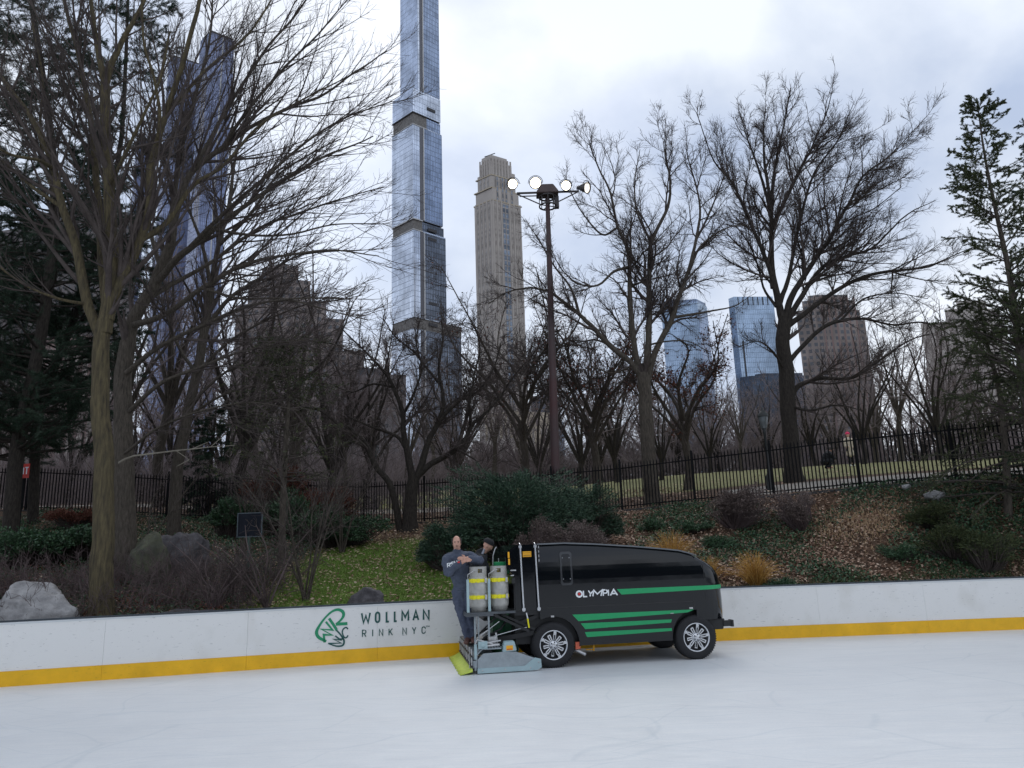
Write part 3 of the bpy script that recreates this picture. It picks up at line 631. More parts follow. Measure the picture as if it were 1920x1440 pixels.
mb = MB(); mb.box((-1.43,V0+.02,.25),(-1.385,V0+.06,.50)); mb.box((-1.36,V0+.0,.42),(-1.20,V0+.10,.54)); mb.lathe([(0,-.03),(.03,-.03),(.03,.02)], (-1.28,V0,.475), 14, axis='y'); mb.build('mount_bracket', ltblue, cd)
mb = MB(); mb.bar((-1.42,V0,.5),(-1.38,V0,.58),.02); mb.bar((-1.38,V0,.58),(-1.10,V0+.05,.49),.022); mb.tube([(-1.5,.0,.05),(-1.5,.0,.34)],.009,6)
mb.tube([(-1.2,V0+.05,.46),(-.98,V0+.05,.47)], .022, 8); mb.tube([(-1.2,V0+.05,.51),(-.95,V0+.12,.53)], .016, 8); mb.box((-1.16,V0+.15,.44),(-1.02,V0+.3,.60)); mb.tube([(-.99,V0+.2,.42),(-1.02,V0+.2,.66)], .018, 8)
mb.tube([(-1.1,.4,.42),(-1.1,.4,.62)], .06, 10); mb.box((-1.3,.5,.42),(-.95,1.6,.5)); mb.build('blade_drive', zinc, cd)
mb = MB(); mb.box((-1.50,.15,.425),(-1.15,1.7,.455)); mb.build('step', blackm, cd)

# propane bottles standing on the tray
def bottle(u, v, lab, ro):
    q = Vector((u, v, 1.026)); q.rotate(Matrix.Rotation(MANG, 3, 'Z')); o = empty('gas_bottle', (A_[0]+q.x, A_[1]+q.y, 1.026), MANG, label=lab, cat='gas bottle', group='propane bottles on the machine')
    mb = MB(); mb.lathe([(0,.02),(.125,.02),(.13,.0),(.138,.0),(.14,.06),(.155,.075),(.168,.10),(.172,.14),(.172,.33),(.174,.335),(.172,.34),(.172,.56),(.165,.60),(.145,.635),(.11,.65),(0,.655)], n=36); mb.build('cylinder', alu, o)
    # collar with cut hand holes
    mb = MB(); n = 48; Vc = []
    for k in range(n):
        a = 2*pi*k/n
        for r_ in (.150,.156):
            for z in (.60,.68,.75,.79): Vc.append((r_*cos(a), r_*sin(a), z))
    Fc = []
    for k in range(n):
        a = 8*k; b = 8*((k+1) % n); hole = ((k+ro) % 16) in (0,1,2,3)
        for j in range(3):
            if j == 1 and hole: continue
            Fc += [(a+j, b+j, b+j+1, a+j+1), (a+4+j, a+5+j, b+5+j, b+4+j)]
        Fc += [(a+3, b+3, b+7, a+7)]
        if hole: Fc += [(a+1, b+1, b+5, a+5), (a+2, a+6, b+6, b+2)]
    mb.add(Vc, Fc); mb.build('collar', alu, o)
    mb = MB(); mb.tube([(0,0,.65),(0,0,.74)], .028, 10); mb.tube([(0,0,.71),(-.03,-.1,.70)], .016, 8); mb.lathe([(0,.77),(.03,.765),(.03,.74),(0,.738)], n=12, c=(0,0,0)); mb.build('valve', M_('brass', (.45,.36,.12), .4, .7, var=.1), o)
    for z in (.225, .515):
        mb = MB(); mb.lathe([(.1745,z),(.179,z+.004),(.179,z+.058),(.1745,z+.062)], n=36)
        for a0 in (-2.35,-2.15,-1.7): mb.box((.18*cos(a0)-.02,.18*sin(a0)-.012,z-.004),(.18*cos(a0)+.025,.18*sin(a0)+.01,z+.066))
        st = mb.build('strap', yel, o)
        mb = MB(); a0 = -.95; mb.box((.185*cos(a0)-.01,.185*sin(a0)-.02,z-.012),(.185*cos(a0)+.03,.185*sin(a0)+.01,z+.075)); mb.build('buckle', zinc, st)
    mb = MB(); mb.tube([(0,-.05,.72),(-.1,-.16,.72),(-.2,-.12,.66),(-.19,-.02,.5)] if ro else [(0,0,.76),(.0,-.02,.92),(.005,-.02,.95)], .010, 8); mb.build('hose', zinc, o)
    return o
bottle(-1.30, .13, 'left grey propane bottle with two yellow straps, beside the standing man', 13)
bottle(-.915, .16, 'right grey propane bottle with two yellow straps, against the black tank', 15)
# ------------------------------------------------------------------ people
def M2W(u, v, z): q = Vector((u, v, z)); q.rotate(Matrix.Rotation(MANG, 3, 'Z')); return (A_[0]+q.x, A_[1]+q.y, z)
def skin_obj(nodes, edges, voxel, name, mat, parent, extra=None, root=0, sub=1):
    """tapered limbs fused into one continuous surface"""
    mb = MB(); R2 = lambda r: r if hasattr(r, '__len__') else (r, r)
    def ring(c, x, y, rx, ry, n=16): return [c+x*rx*cos(2*pi*k/n)+y*ry*sin(2*pi*k/n) for k in range(n)]
    for a, b in edges:
        pa, ra = Vector(nodes[a][0]), R2(nodes[a][1]); pb, rb = Vector(nodes[b][0]), R2(nodes[b][1]); t = (pb-pa).normalized()
        x = Vector((1,0,0))-t*t.x; x = x.normalized() if x.length > .3 else t.orthogonal().normalized(); y = t.cross(x); n = 16
        L_ = (pb-pa).length; rings = []
        for s_ in (-.95,-.75,-.4): k = sqrt(1-s_*s_); rings.append(ring(pa+t*s_*min(ra), x, y, ra[0]*k, ra[1]*k))
        for i in range(7): f = i/6; g = f*f*(3-2*f)*.5+f*.5; rings.append(ring(pa+(pb-pa)*f, x, y, ra[0]+(rb[0]-ra[0])*g, ra[1]+(rb[1]-ra[1])*g))
        for s_ in (.4,.75,.95): k = sqrt(1-s_*s_); rings.append(ring(pb+t*s_*min(rb), x, y, rb[0]*k, rb[1]*k))
        V = [p for r in rings for p in r]; K = len(rings)
        mb.add(V, [(i*n+k, i*n+(k+1)%n, (i+1)*n+(k+1)%n, (i+1)*n+k) for i in range(K-1) for k in range(n)]+[tuple(range(n))[::-1], tuple(range((K-1)*n, K*n))])
    if extra:
        for V, Fs in extra: mb.add(V, Fs)
    o = mb.build('tmp', mat)
    r_ = o.modifiers.new('r', 'REMESH'); r_.mode = 'VOXEL'; r_.voxel_size = voxel
    sm = o.modifiers.new('sm', 'SMOOTH'); sm.iterations = 4; sm.factor = .5
    if name in ('hoodie','trousers','jacket','coat'):
        if 'folds' not in bpy.data.textures: tx = bpy.data.textures.new('folds', 'CLOUDS'); tx.noise_scale = .11; tx.noise_depth = 2
        d = o.modifiers.new('d', 'DISPLACE'); d.texture = bpy.data.textures['folds']; d.strength = .065; d.mid_level = .5
    return bake(o, name, mat, parent)
def head_mesh(c, fw, h=.235, tilt=0., fz=0.):
    """egg-shaped head with brow, eye sockets, nose, lips, chin and ears; c centre, fw unit forward (x,y)"""
    fx, fy = fw; V = []; Fs = []; nu, nv = 36, 28
    for j in range(nv+1):
        th = pi*j/nv; 
        for i in range(nu):
            ph = 2*pi*i/nu; x = sin(th)*cos(ph); y = sin(th)*sin(ph); z = cos(th)     # x forward, y side
            w = .076*(1-.16*max(0,-z)); d = .098; zz = z*h/2
            X = x*d; Y = y*w
            if z < 0 and x > 0: X *= 1-.10*(-z)
            if z < -.3 and x < .3: X *= .8
            a = abs(y)
            if x > .3:
                if -.12 < z < .16 and .22 < a < .55: X -= .011*(1-abs(z-.02)/.15)           # sockets
                if .12 < z < .32: X += .004
                nz = (.05-z)/.42
                if 0 < nz < 1 and a < .16: X += .022*nz*(1-a/.17)                             # nose
                if -.60 < z < -.44 and a < .25: X += .006*(1-abs(z+.52)/.09)                   # lips
                if -.9 < z < -.68 and a < .4: X += .010                                       # chin
            V.append((X, Y, zz))
    for j in range(nv):
        for i in range(nu): Fs.append((j*nu+i, j*nu+(i+1)%nu, (j+1)*nu+(i+1)%nu, (j+1)*nu+i))
    ct, st_ = cos(tilt), sin(tilt)
    tr = lambda q: (c[0]+(q[0]*ct+q[2]*st_)*fx-q[1]*fy, c[1]+(q[0]*ct+q[2]*st_)*fy+q[1]*fx, c[2]+(-q[0]*st_+q[2]*ct))
    out = [([tr(q) for q in V], Fs)]
    for s in (-1, 1):
        E = [(.0+.022*cos(a)*r, s*(.076+.008*r2), .004+.034*sin(a)*r) for r, r2 in ((1,-.6),(1,1),(.6,1.2),(.3,.4)) for a in [2*pi*k/10 for k in range(10)]]
        Fe = [(i*10+k, i*10+(k+1)%10, (i+1)*10+(k+1)%10, (i+1)*10+k) for i in range(3) for k in range(10)]+[tuple(range(10)), tuple(range(30,40))[::-1]]
        out.append(([tr(q) for q in E], Fe))
    return out, tr
skin = M_('skin', (.50,.27,.20), .55, col2=(.62,.36,.27), scale=12, spec=.3); fleece = M_('fleece_blue_grey', (.050,.062,.092), .9, col2=(.085,.10,.14), scale=7, bump=.5, bscale=10)
jean = M_('trousers_blue_grey', (.045,.055,.090), .9, col2=(.08,.095,.14), scale=6, bump=.5, bscale=9); blk = M_('cloth_black', (.010,.011,.014), .85, var=.4, scale=6, bump=.4)
brown = M_('boot_brown', (.10,.045,.035), .7, var=.3); hairm = M_('hair_dark', (.05,.04,.035), .8, var=.4, scale=40)
glove = M_('glove_grey', (.10,.13,.16), .8, var=.2)
# man standing on the step of the conditioner, arms folded on the machine, facing the camera
o = empty('person', M2W(-1.50, .35, .455), MANG, label='balding man in blue grey hoodie standing on the back of the machine with folded arms', cat='person')
hc = (-.06,-.01,1.745); fw = (-.12,-1.); l = hypot(*fw); fw = (fw[0]/l, fw[1]/l)
N_ = dict(pel=((-.0,.02,.96),(.13,.10)), wa=((-.02,.02,1.10),(.145,.11)), ch=((-.04,.03,1.32),(.165,.12)), up=((-.05,.03,1.48),(.13,.09)), nk=((-.06,.02,1.58),(.06,.06)), nk2=((-.06,.0,1.68),(.058,.058)),
  sl=((-.24,.02,1.47),.075), el=((-.26,-.14,1.25),.052), wl=((-.03,-.29,1.40),.034), hl=((.04,-.31,1.43),(.036,.022)),
  sr=((.13,.03,1.48),.075), er=((.30,-.16,1.40),.052), wr=((.10,-.27,1.46),.036), hr=((.02,-.32,1.47),(.036,.022)),
  hipl=((-.085,.02,.90),.098), knl=((-.06,-.02,.50),.062), anl=((.02,.03,.09),.045), tol=((-.03,-.12,.035),(.045,.032)),
  hipr=((.085,.02,.90),.098), knr=((.08,-.04,.50),.062), anr=((.11,.05,.09),.045), tor=((.10,-.10,.035),(.045,.032)))
E_ = [('pel','wa'),('wa','ch'),('ch','up'),('up','nk'),('nk','nk2'),('up','sl'),('sl','el'),('el','wl'),('wl','hl'),('up','sr'),('sr','er'),('er','wr'),('wr','hr'),('pel','hipl'),('hipl','knl'),('knl','anl'),('anl','tol'),('pel','hipr'),('hipr','knr'),('knr','anr'),('anr','tor')]
# fingers wrapping the opposite sleeve
for nm, base, dx, dz in (('l',(.04,-.31,1.43),1,.0),('r',(.02,-.32,1.47),-1,0)):
    for k in range(4):
        p0 = (base[0]+dx*.03, base[1], base[2]+.026-.017*k); L_ = (.040,.046,.044,.034)[k]
        N_[f'f{nm}{k}a'] = (p0, .0095); N_[f'f{nm}{k}b'] = ((p0[0]+dx*L_, p0[1]-.006, p0[2]+.004), .009); N_[f'f{nm}{k}c'] = ((p0[0]+dx*L_*1.8, p0[1]+.016, p0[2]-.002), .0075)
        E_ += [('h'+nm, f'f{nm}{k}a'), (f'f{nm}{k}a', f'f{nm}{k}b'), (f'f{nm}{k}b', f'f{nm}{k}c')]
    N_[f't{nm}a'] = ((base[0]-dx*.005, base[1]-.01, base[2]+.045), .011); N_[f't{nm}b'] = ((base[0]+dx*.035, base[1]-.02, base[2]+.058), .009); E_ += [('h'+nm, f't{nm}a'), (f't{nm}a', f't{nm}b')]
hd, tr = head_mesh(hc, fw, h=.25)
skin_obj(N_, E_, .0065, 'body', skin, o, hd)
def sub(keys, edges, grow, name, mat, vox=.010, over=None):
    nd = {}
    for k in keys:
        p, r = N_[k]; r = r if hasattr(r, '__len__') else (r, r); nd[k] = (p, (r[0]+grow, r[1]+grow))
    if over: nd.update(over)
    return skin_obj(nd, edges, vox, name, mat, o)
sub(['pel','wa','ch','up','nk','sl','el','sr','er'], [('pel','wa'),('wa','ch'),('ch','up'),('up','nk'),('up','sl'),('sl','el'),('el','wl2'),('up','sr'),('sr','er'),('er','wr2')], .030, 'hoodie', fleece, .012,
    over={'wl2':((-.05,-.28,1.39),(.047,.047)),'wr2':((.12,-.26,1.455),(.052,.052)),'nk':((-.06,.02,1.585),(.085,.085))})
sub(['pel','hipl','knl','hipr','knr'], [('pel','hipl'),('hipl','knl'),('knl','al'),('pel','hipr'),('hipr','knr'),('knr','ar')], .027, 'trousers', jean, .012,
    over={'al':((.02,.02,.10),(.062,.062)),'ar':((.11,.04,.10),(.062,.062))})
for a, b in ((('anl'),('tol')),(('anr'),('tor'))):
    p, q = N_[a][0], N_[b][0]; skin_obj({'h':((p[0]+.01,p[1]+.03,.05),(.046,.046)),'a':((p[0],p[1],.075),(.056,.056)),'t':((q[0],q[1]-.03,.04),(.046,.036))}, [('h','a'),('a','t')], .008, 'boot', brown, o)
mb = MB()   # hair ring round the sides and back
n = 22; Vh = []
for j, z in enumerate((-.02,.03,.065,.085)):
    for i in range(n+1):
        a = radians(62+ (236)*i/n); rr = (1.045,1.05,1.0,.86)[j]
        Vh.append(tr((.100*cos(a)*rr*(1.0), .080*sin(a)*rr, z)))
mb.add(Vh, [(j*(n+1)+i, j*(n+1)+i+1, (j+1)*(n+1)+i+1, (j+1)*(n+1)+i) for j in range(3) for i in range(n)], 0, True); hb = mb.build('hair', hairm, o)
sm = hb.modifiers.new('s', 'SOLIDIFY'); sm.thickness = .012; sm.offset = 0
mb = MB()
for s in (-1, 1):
    e = tr((.086, s*.029, .006)); mb.lathe([(0,.006),(.009,.003),(.011,0),(.009,-.003),(0,-.006)], e, 8)
    a = tr((.094, s*.014, .026)); b = tr((.090, s*.045, .026)); mb.bar(a, b, .006, .006)
a = tr((.092,-.022,-.062)); b = tr((.092,.022,-.062)); mb.bar(a, b, .005, .004); mb.bar(tr((.098,-.018,-.048)), tr((.098,.018,-.048)), .009, .004); mb.bar(tr((.088,-.012,-.092)), tr((.088,.012,-.092)), .02, .006); mb.build('face_features', hairm, o)
mb = MB()  # white lettering on the sleeve
text(mb, 'RSNA', -.265, 1.31, .045, .075, .014, .014, lambda u, z, o_: (u, -.20-o_-.45*(u+.235), z+.03+.25*(u+.235)), .006); mb.build('lettering', MAT['decal_white'], o)
mb = MB(); mb.tube([(-.06+.105*cos(a_), .025+.095*sin(a_), 1.545+.03*sin(a_)) for a_ in np.linspace(-1.2, 4.34, 18)], [.022+.016*max(0, sin(a_)) for a_ in np.linspace(-1.2, 4.34, 18)], 10); mb.build('hood', fleece, o)
mb = MB(); mb.tube([(-.01+.155*cos(a_), .02+.13*sin(a_), .93) for a_ in np.linspace(0, 2*pi, 24)], .022, 8); mb.build('waistband', fleece, o)
mb = MB(); mb.box((-.10,-.352,1.40),(-.06,-.342,1.425)); mb.build('cuff_mark', redm, o)

o.scale = (1.05,1.05,1.035); o.rotation_euler = (0, -.055, MANG)
# driver in black sitting behind, bent over the controls
o = empty('person', M2W(-1.12, 1.05, .86), MANG, label='driver in black hooded jacket and cap bent over the controls behind the bottles', cat='person')
N_ = dict(pel=((-.02,.05,.55),(.15,.12)), ch=((-.08,.0,.92),(.17,.13)), up=((-.03,-.02,1.10),(.13,.1)), nk=((.03,-.02,1.20),(.06,.06)), hd=((.10,-.04,1.27),(.06,.06)),
  sl=((.0,-.20,1.05),.07), el=((.06,-.30,.78),.05), wl=((.24,-.34,.73),.034), hl=((.29,-.34,.75),(.036,.022)), sr=((.0,.18,1.05),.07), er=((.12,.22,.80),.05), wr=((.32,.1,.78),.034),
  hipl=((.0,-.1,.52),.1), knl=((.38,-.14,.50),.065), anl=((.36,-.14,.06),.05), hipr=((.0,.16,.52),.1), knr=((.38,.16,.50),.065), anr=((.36,.16,.06),.05))
E_ = [('pel','ch'),('ch','up'),('up','nk'),('nk','hd'),('up','sl'),('sl','el'),('el','wl'),('wl','hl'),('up','sr'),('sr','er'),('er','wr'),('pel','hipl'),('hipl','knl'),('knl','anl'),('pel','hipr'),('hipr','knr'),('knr','anr')]
for k in range(4):
    N_[f'f{k}'] = ((.32,-.36+.018*k,.765),.009); N_[f'g{k}'] = ((.36,-.36+.018*k,.74-.004*k),.008); E_ += [('hl',f'f{k}'),(f'f{k}',f'g{k}')]
N_['th'] = ((.30,-.375,.79),.010); N_['th2'] = ((.33,-.385,.80),.009); E_ += [('hl','th'),('th','th2')]
hd, tr = head_mesh((.13,-.05,1.33), (.95,-.31), tilt=.5); skin_obj(N_, E_, .008, 'body', skin, o, hd)
sub(['pel','ch','up','sl','el','sr','er'], [('pel','ch'),('ch','up'),('up','hood'),('up','sl'),('sl','el'),('el','w1'),('up','sr'),('sr','er'),('er','w2')], .026, 'jacket', blk, .014, over={'w1':((.22,-.335,.735),(.05,.05)),'w2':((.30,.11,.78),(.05,.05)),'hood':((.0,-.02,1.22),(.09,.08))})
sub(['pel','hipl','knl','anl','hipr','knr','anr'], [('pel','hipl'),('hipl','knl'),('knl','anl'),('pel','hipr'),('hipr','knr'),('knr','anr')], .015, 'trousers', blk, .014)
mb = MB(); n = 20; Vh = [tr((-.012+.112*cos(2*pi*i/n)*r_, .092*sin(2*pi*i/n)*r_, z)) for r_, z in ((1,.04),(1,.07),(.9,.105),(.6,.135),(.02,.142)) for i in range(n)]
mb.add(Vh, [(j*n+i, j*n+(i+1)%n, (j+1)*n+(i+1)%n, (j+1)*n+i) for j in range(4) for i in range(n)], 0, True); mb.build('cap', blk, o)
mb = MB(); mb.tube([(-.03,-.12,1.12),(.02,-.12,1.20),(.05,-.1,1.27)], [.02,.024,.015], 8); mb.build('hood_lining', M_('lining_grey', (.28,.29,.33), .8), o)

# woman in a cream coat and pink hat on the lawn
q = onT(1597, 37.5); o = empty('person', q, 0, label='person in cream coat and pink hat standing on the lawn beyond the fence', cat='person')
N_ = dict(pel=((0,0,.95),(.12,.1)), ch=((0,0,1.25),(.14,.11)), up=((0,0,1.38),(.11,.08)), nk=((0,0,1.46),.05), hd=((0,0,1.54),.06), sl=((-.17,0,1.34),.06), el=((-.22,.0,1.08),.045), wl=((-.14,-.14,.98),.032), hl=((-.12,-.18,.98),.03),
  sr=((.17,0,1.34),.06), er=((.22,0,1.08),.045), wr=((.17,-.12,.95),.032), hipl=((-.08,0,.9),.09), knl=((-.08,-.01,.48),.055), anl=((-.08,.01,.08),.04), tol=((-.1,-.13,.035),.035), hipr=((.08,0,.9),.09), knr=((.09,.02,.48),.055), anr=((.09,.05,.08),.04), tor=((.1,-.09,.035),.035))
E_ = [('pel','ch'),('ch','up'),('up','nk'),('nk','hd'),('up','sl'),('sl','el'),('el','wl'),('wl','hl'),('up','sr'),('sr','er'),('er','wr'),('pel','hipl'),('hipl','knl'),('knl','anl'),('anl','tol'),('pel','hipr'),('hipr','knr'),('knr','anr'),('anr','tor')]
hd, tr = head_mesh((0,-.01,1.58), (-.5,-.86)); skin_obj(N_, E_, .014, 'body', skin, o, hd)
cream = M_('coat_cream', (.55,.47,.36), .9, var=.15, scale=8, bump=.4); 
sub(['ch','up','sl','el','sr','er'], [('ch','up'),('up','sl'),('sl','el'),('el','w1'),('up','sr'),('sr','er'),('er','w2'),('ch','pel'),('pel','hem')], .03, 'coat', cream, .02, over={'w1':((-.15,-.13,.99),(.045,.045)),'w2':((.17,-.11,.96),(.045,.045)),'pel':((0,0,.95),(.16,.14)),'hem':((0,0,.62),(.18,.16))})
sub(['hipl','knl','anl','hipr','knr','anr'], [('hipl','knl'),('knl','anl'),('hipl','hipr'),('hipr','knr'),('knr','anr')], .012, 'trousers', blk, .018)
for k in ('tol','tor'): p = N_[k][0]; skin_obj({'a':((p[0],p[1]+.13,.05),.045),'b':((p[0],p[1],.045),.04)}, [('a','b')], .015, 'shoe', MAT['decal_white'], o)
mb = MB(); mb.lathe([(.098,-.0),(.108,.01),(.108,.04),(.10,.08),(.07,.12),(.0,.135)], (0,0,1.62), 16); mb.lathe([(0,.03),(.03,0),(0,-.03)], (0,0,1.78), 8); mb.build('hat', M_('pink_wool', (.75,.05,.14), .9), o)
# person crouching in black
q = onT(1552, 37); o = empty('person', q, 0, label='person in black crouching on the lawn beyond the fence', cat='person')
N_ = dict(pel=((-.12,.05,.32),(.15,.13)), ch=((.02,0,.62),(.16,.13)), up=((.13,0,.76),(.12,.1)), nk=((.2,0,.83),.055), hd=((.26,-.01,.90),.06), sl=((.1,-.16,.72),.06), el=((.28,-.18,.52),.045), wl=((.44,-.08,.46),.033), hl=((.5,-.08,.46),.03), sr=((.1,.16,.72),.06), er=((.3,.16,.5),.045), wr=((.46,.08,.46),.033),
  hipl=((-.1,-.1,.34),.1), knl=((.25,-.16,.42),.065), anl=((.02,-.14,.08),.045), tol=((.18,-.15,.04),.04), hipr=((-.1,.14,.34),.1), knr=((.28,.16,.3),.065), anr=((-.02,.15,.08),.045), tor=((.14,.16,.04),.04))
hd, tr = head_mesh((.29,-.02,.95), (.95,-.3), tilt=.3); skin_obj(N_, E_, .014, 'body', skin, o, hd)
sub(['pel','ch','up','sl','el','sr','er'], [('pel','ch'),('ch','up'),('up','sl'),('sl','el'),('el','w1'),('up','sr'),('sr','er'),('er','w2')], .03, 'jacket', blk, .02, over={'w1':((.42,-.09,.465),(.045,.045)),'w2':((.44,.09,.465),(.045,.045))})
sub(['pel','hipl','knl','anl','hipr','knr','anr'], [('pel','hipl'),('hipl','knl'),('knl','anl'),('pel','hipr'),('hipr','knr'),('knr','anr')], .015, 'trousers', blk, .018)
mb = MB(); n = 14; Vh = [tr((-.02+.112*cos(2*pi*i/n)*r_, .095*sin(2*pi*i/n)*r_, z)) for r_, z in ((1,-.05),(1.03,.05),(.9,.10),(.5,.135),(.02,.14)) for i in range(n)]
mb.add(Vh, [(j*n+i, j*n+(i+1)%n, (j+1)*n+(i+1)%n, (j+1)*n+i) for j in range(4) for i in range(n)], 0, True); mb.build('hair', hairm, o)
# ------------------------------------------------------------------ vegetation generators (vectorised)
def nrm(a): return a/np.maximum(np.linalg.norm(a, axis=-1, keepdims=True), 1e-9)
def tubes_np(Pt, Rd, S):
    """Pt (N,K,3), Rd (N,K) -> verts, quads"""
    N_n, K, _ = Pt.shape
    T = nrm(np.gradient(Pt, axis=1)) if K > 2 else np.repeat(nrm(Pt[:,1:2]-Pt[:,:1]), K, 1)
    ov = nrm(Pt[:,-1]-Pt[:,0]); ref = np.where(np.abs(ov[:,2:3]) < .8, np.array([[0,0,1.]]), np.array([[1.,0,0]]))[:,None,:]
    X = nrm(np.cross(T, np.broadcast_to(ref, T.shape))); Y = np.cross(T, X)
    a = 2*np.pi*np.arange(S)/S
    V = Pt[:,:,None,:]+Rd[:,:,None,None]*(np.cos(a)[None,None,:,None]*X[:,:,None,:]+np.sin(a)[None,None,:,None]*Y[:,:,None,:])
    base = (np.arange(N_n)*K*S)[:,None,None]+(np.arange(K-1)*S)[None,:,None]+np.arange(S)[None,None,:]
    nxt = (np.arange(N_n)*K*S)[:,None,None]+(np.arange(K-1)*S)[None,:,None]+((np.arange(S)+1)%S)[None,None,:]
    Fq = np.stack([base, nxt, nxt+S, base+S], -1).reshape(-1, 4)
    return V.reshape(-1, 3), Fq
class Acc:
    def __init__(s): s.V = []; s.F = []; s.n = 0
    def add(s, V, Fq): s.V.append(V); s.F.append(Fq+s.n); s.n += len(V)
    def build(s, name, mat, parent, smooth=True):
        return mesh_np(name, np.concatenate(s.V), np.concatenate(s.F), mat, parent, smooth)
def resample(pts, K):
    p = np.array(pts, float); ext = np.vstack([2*p[0]-p[1], p, 2*p[-1]-p[-2]]); out = []
    m = len(p)-1
    for t in np.linspace(0, m-1e-6, K):
        i = int(t); f = t-i; a, b, c, d = ext[i:i+4]
        out.append(.5*(2*b+(-a+c)*f+(2*a-5*b+4*c-d)*f*f+(-a+3*b-3*c+d)*f**3))
    return np.array(out)
def sample_children(Pt, Rd, spacing, t0, rs_, jit=1.):
    """random attachment points along paths; returns pos, tangent, radius, t, path length, path index"""
    seg = np.linalg.norm(np.diff(Pt, axis=1), axis=2); L_ = seg.sum(1); cnt = np.maximum(1, rs_.poisson(np.maximum(L_*(1-t0)/spacing, .01)))
    idx = np.repeat(np.arange(len(Pt)), cnt); t = t0+(1-t0)*rs_.random(len(idx))**.9; t = np.minimum(t, .995)
    K = Pt.shape[1]; x = t*(K-1); i = x.astype(int); f = (x-i)[:,None]
    p = Pt[idx,i]*(1-f)+Pt[idx,i+1]*f; tg = nrm(Pt[idx,i+1]-Pt[idx,i]); r = Rd[idx,i]*(1-f[:,0])+Rd[idx,i+1]*f[:,0]
    return p, tg, r, t, L_[idx], idx
def grow(p, d, L_, r0, r1, K, rs_, gn=.15, up=.05, sag=0.):
    N_n = len(p); Pt = np.zeros((N_n, K, 3)); Pt[:,0] = p; dd = d.copy(); step = (L_/(K-1))[:,None]
    drift = rs_.normal(0, gn*.5, (N_n, 3))
    for k in range(1, K):
        dd = nrm(dd+rs_.normal(0, gn, (N_n, 3))+drift*.4+np.array((0,0,up-sag*k/K))); Pt[:,k] = Pt[:,k-1]+dd*step
    Rd = r0[:,None]+(r1-r0)[:,None]*np.linspace(0, 1, K)[None]**.8
    return Pt, Rd
def childdir(tg, ang, rs_, flat=0.):
    v = rs_.normal(size=tg.shape); 
    if flat: v[:,2] *= (1-flat)
    v = nrm(v-tg*(v*tg).sum(1, keepdims=True)); a = ang[:,None]
    return nrm(tg*np.cos(a)+v*np.sin(a))
def limb_tree(name, limbs, levels, mats, seed, label, cat='tree', group=None, trunk_sides=14, world=False, parts=('trunk','crown'), knob=0., leaves=None, rz=0):
    """limbs: list of (points, r0, r1); levels: dict(sp,t0,ang,len,K,gn,up,S,rmin) one per branching order"""
    rs_ = np.random.default_rng(seed); base = np.array(limbs[0][0][0], float); o = empty(name, base, 0, label=label, cat=cat, group=group)
    tr_ = Acc(); cr = Acc(); lv0 = []
    for pts, r0, r1 in limbs:
        p = resample(pts, max(8, 4*len(pts)))-base
        K = len(p); w = rs_.normal(0, 1, (K, 3)); w[0] = w[-1] = 0; w[1:-1] = (w[:-2]+w[1:-1]+w[2:])/3; p = p+w*min(r0,.12)*.16
        lv0.append((p, r0, r1))
        r = r0+(r1-r0)*np.linspace(0, 1, K)**.85
        if len(tr_.V) == 0: r[0] *= 1.35; r[1] *= 1.12
        V, Fq = tubes_np(p[None], r[None], trunk_sides if r0 > .06 else 8)
        if r0 > .06:   # bark unevenness
            n_ = len(V); c = np.repeat(p, trunk_sides, 0); g = 1+.05*np.sin(np.arange(n_)%trunk_sides*2.4+c[:,2]*2)+rs_.normal(0,.012,n_); V = c+(V-c)*g[:,None]
        tr_.add(V, Fq)
    tr_.build(parts[0], mats[0], o)
    Ks = 16; Pt = np.stack([resample(p, Ks) for p, _, _ in lv0]); Rd = np.stack([r0+(r1-r0)*np.linspace(0, 1, Ks)**.85 for _, r0, r1 in lv0])
    skip0 = np.array([l == 0 for l in range(len(lv0))])
    last = None
    for li, lv in enumerate(levels):
        p, tg, r, t, PL, idx = sample_children(Pt, Rd, lv['sp'], lv.get('t0', .15), rs_)
        if li == 0: k = ~skip0[idx] | (t > lv.get('trunk_t0', .75)); p, tg, r, t, PL, idx = p[k], tg[k], r[k], t[k], PL[k], idx[k]
        ang = np.radians(rs_.normal(lv['ang'], lv.get('asd', 12), len(p))); d = childdir(tg, ang, rs_, lv.get('flat', 0))
        L_ = np.clip(PL*lv['len']*(1.08-.76*t)*rs_.uniform(.6, 1.3, len(p)), lv.get('lmin', .1), lv.get('lmax', 9))
        r0 = np.clip(r*rs_.uniform(.45, .72, len(p)), lv['rmin'], lv.get('rmax', 1)); r1 = np.full(len(p), lv['rmin']*.6)
        Pt, Rd = grow(p, d, L_, r0, r1, lv['K'], rs_, lv.get('gn', .15), lv.get('up', .05), lv.get('sag', 0))
        V, Fq = tubes_np(Pt, Rd, lv['S']); cr.add(V, Fq)
    cr.build(parts[1], mats[1], o)
    if leaves:
        n, size, mat, frac, nm = leaves
        k = rs_.random(len(Pt)) < frac; Pl = Pt[k]; sel = rs_.integers(0, len(Pl), n); kk = rs_.integers(1, Pt.shape[1], n)
        c = Pl[sel, kk]+rs_.normal(0, size, (n, 3)); quads(c, rs_, size, size*.6, nm, mat, o)
    return o
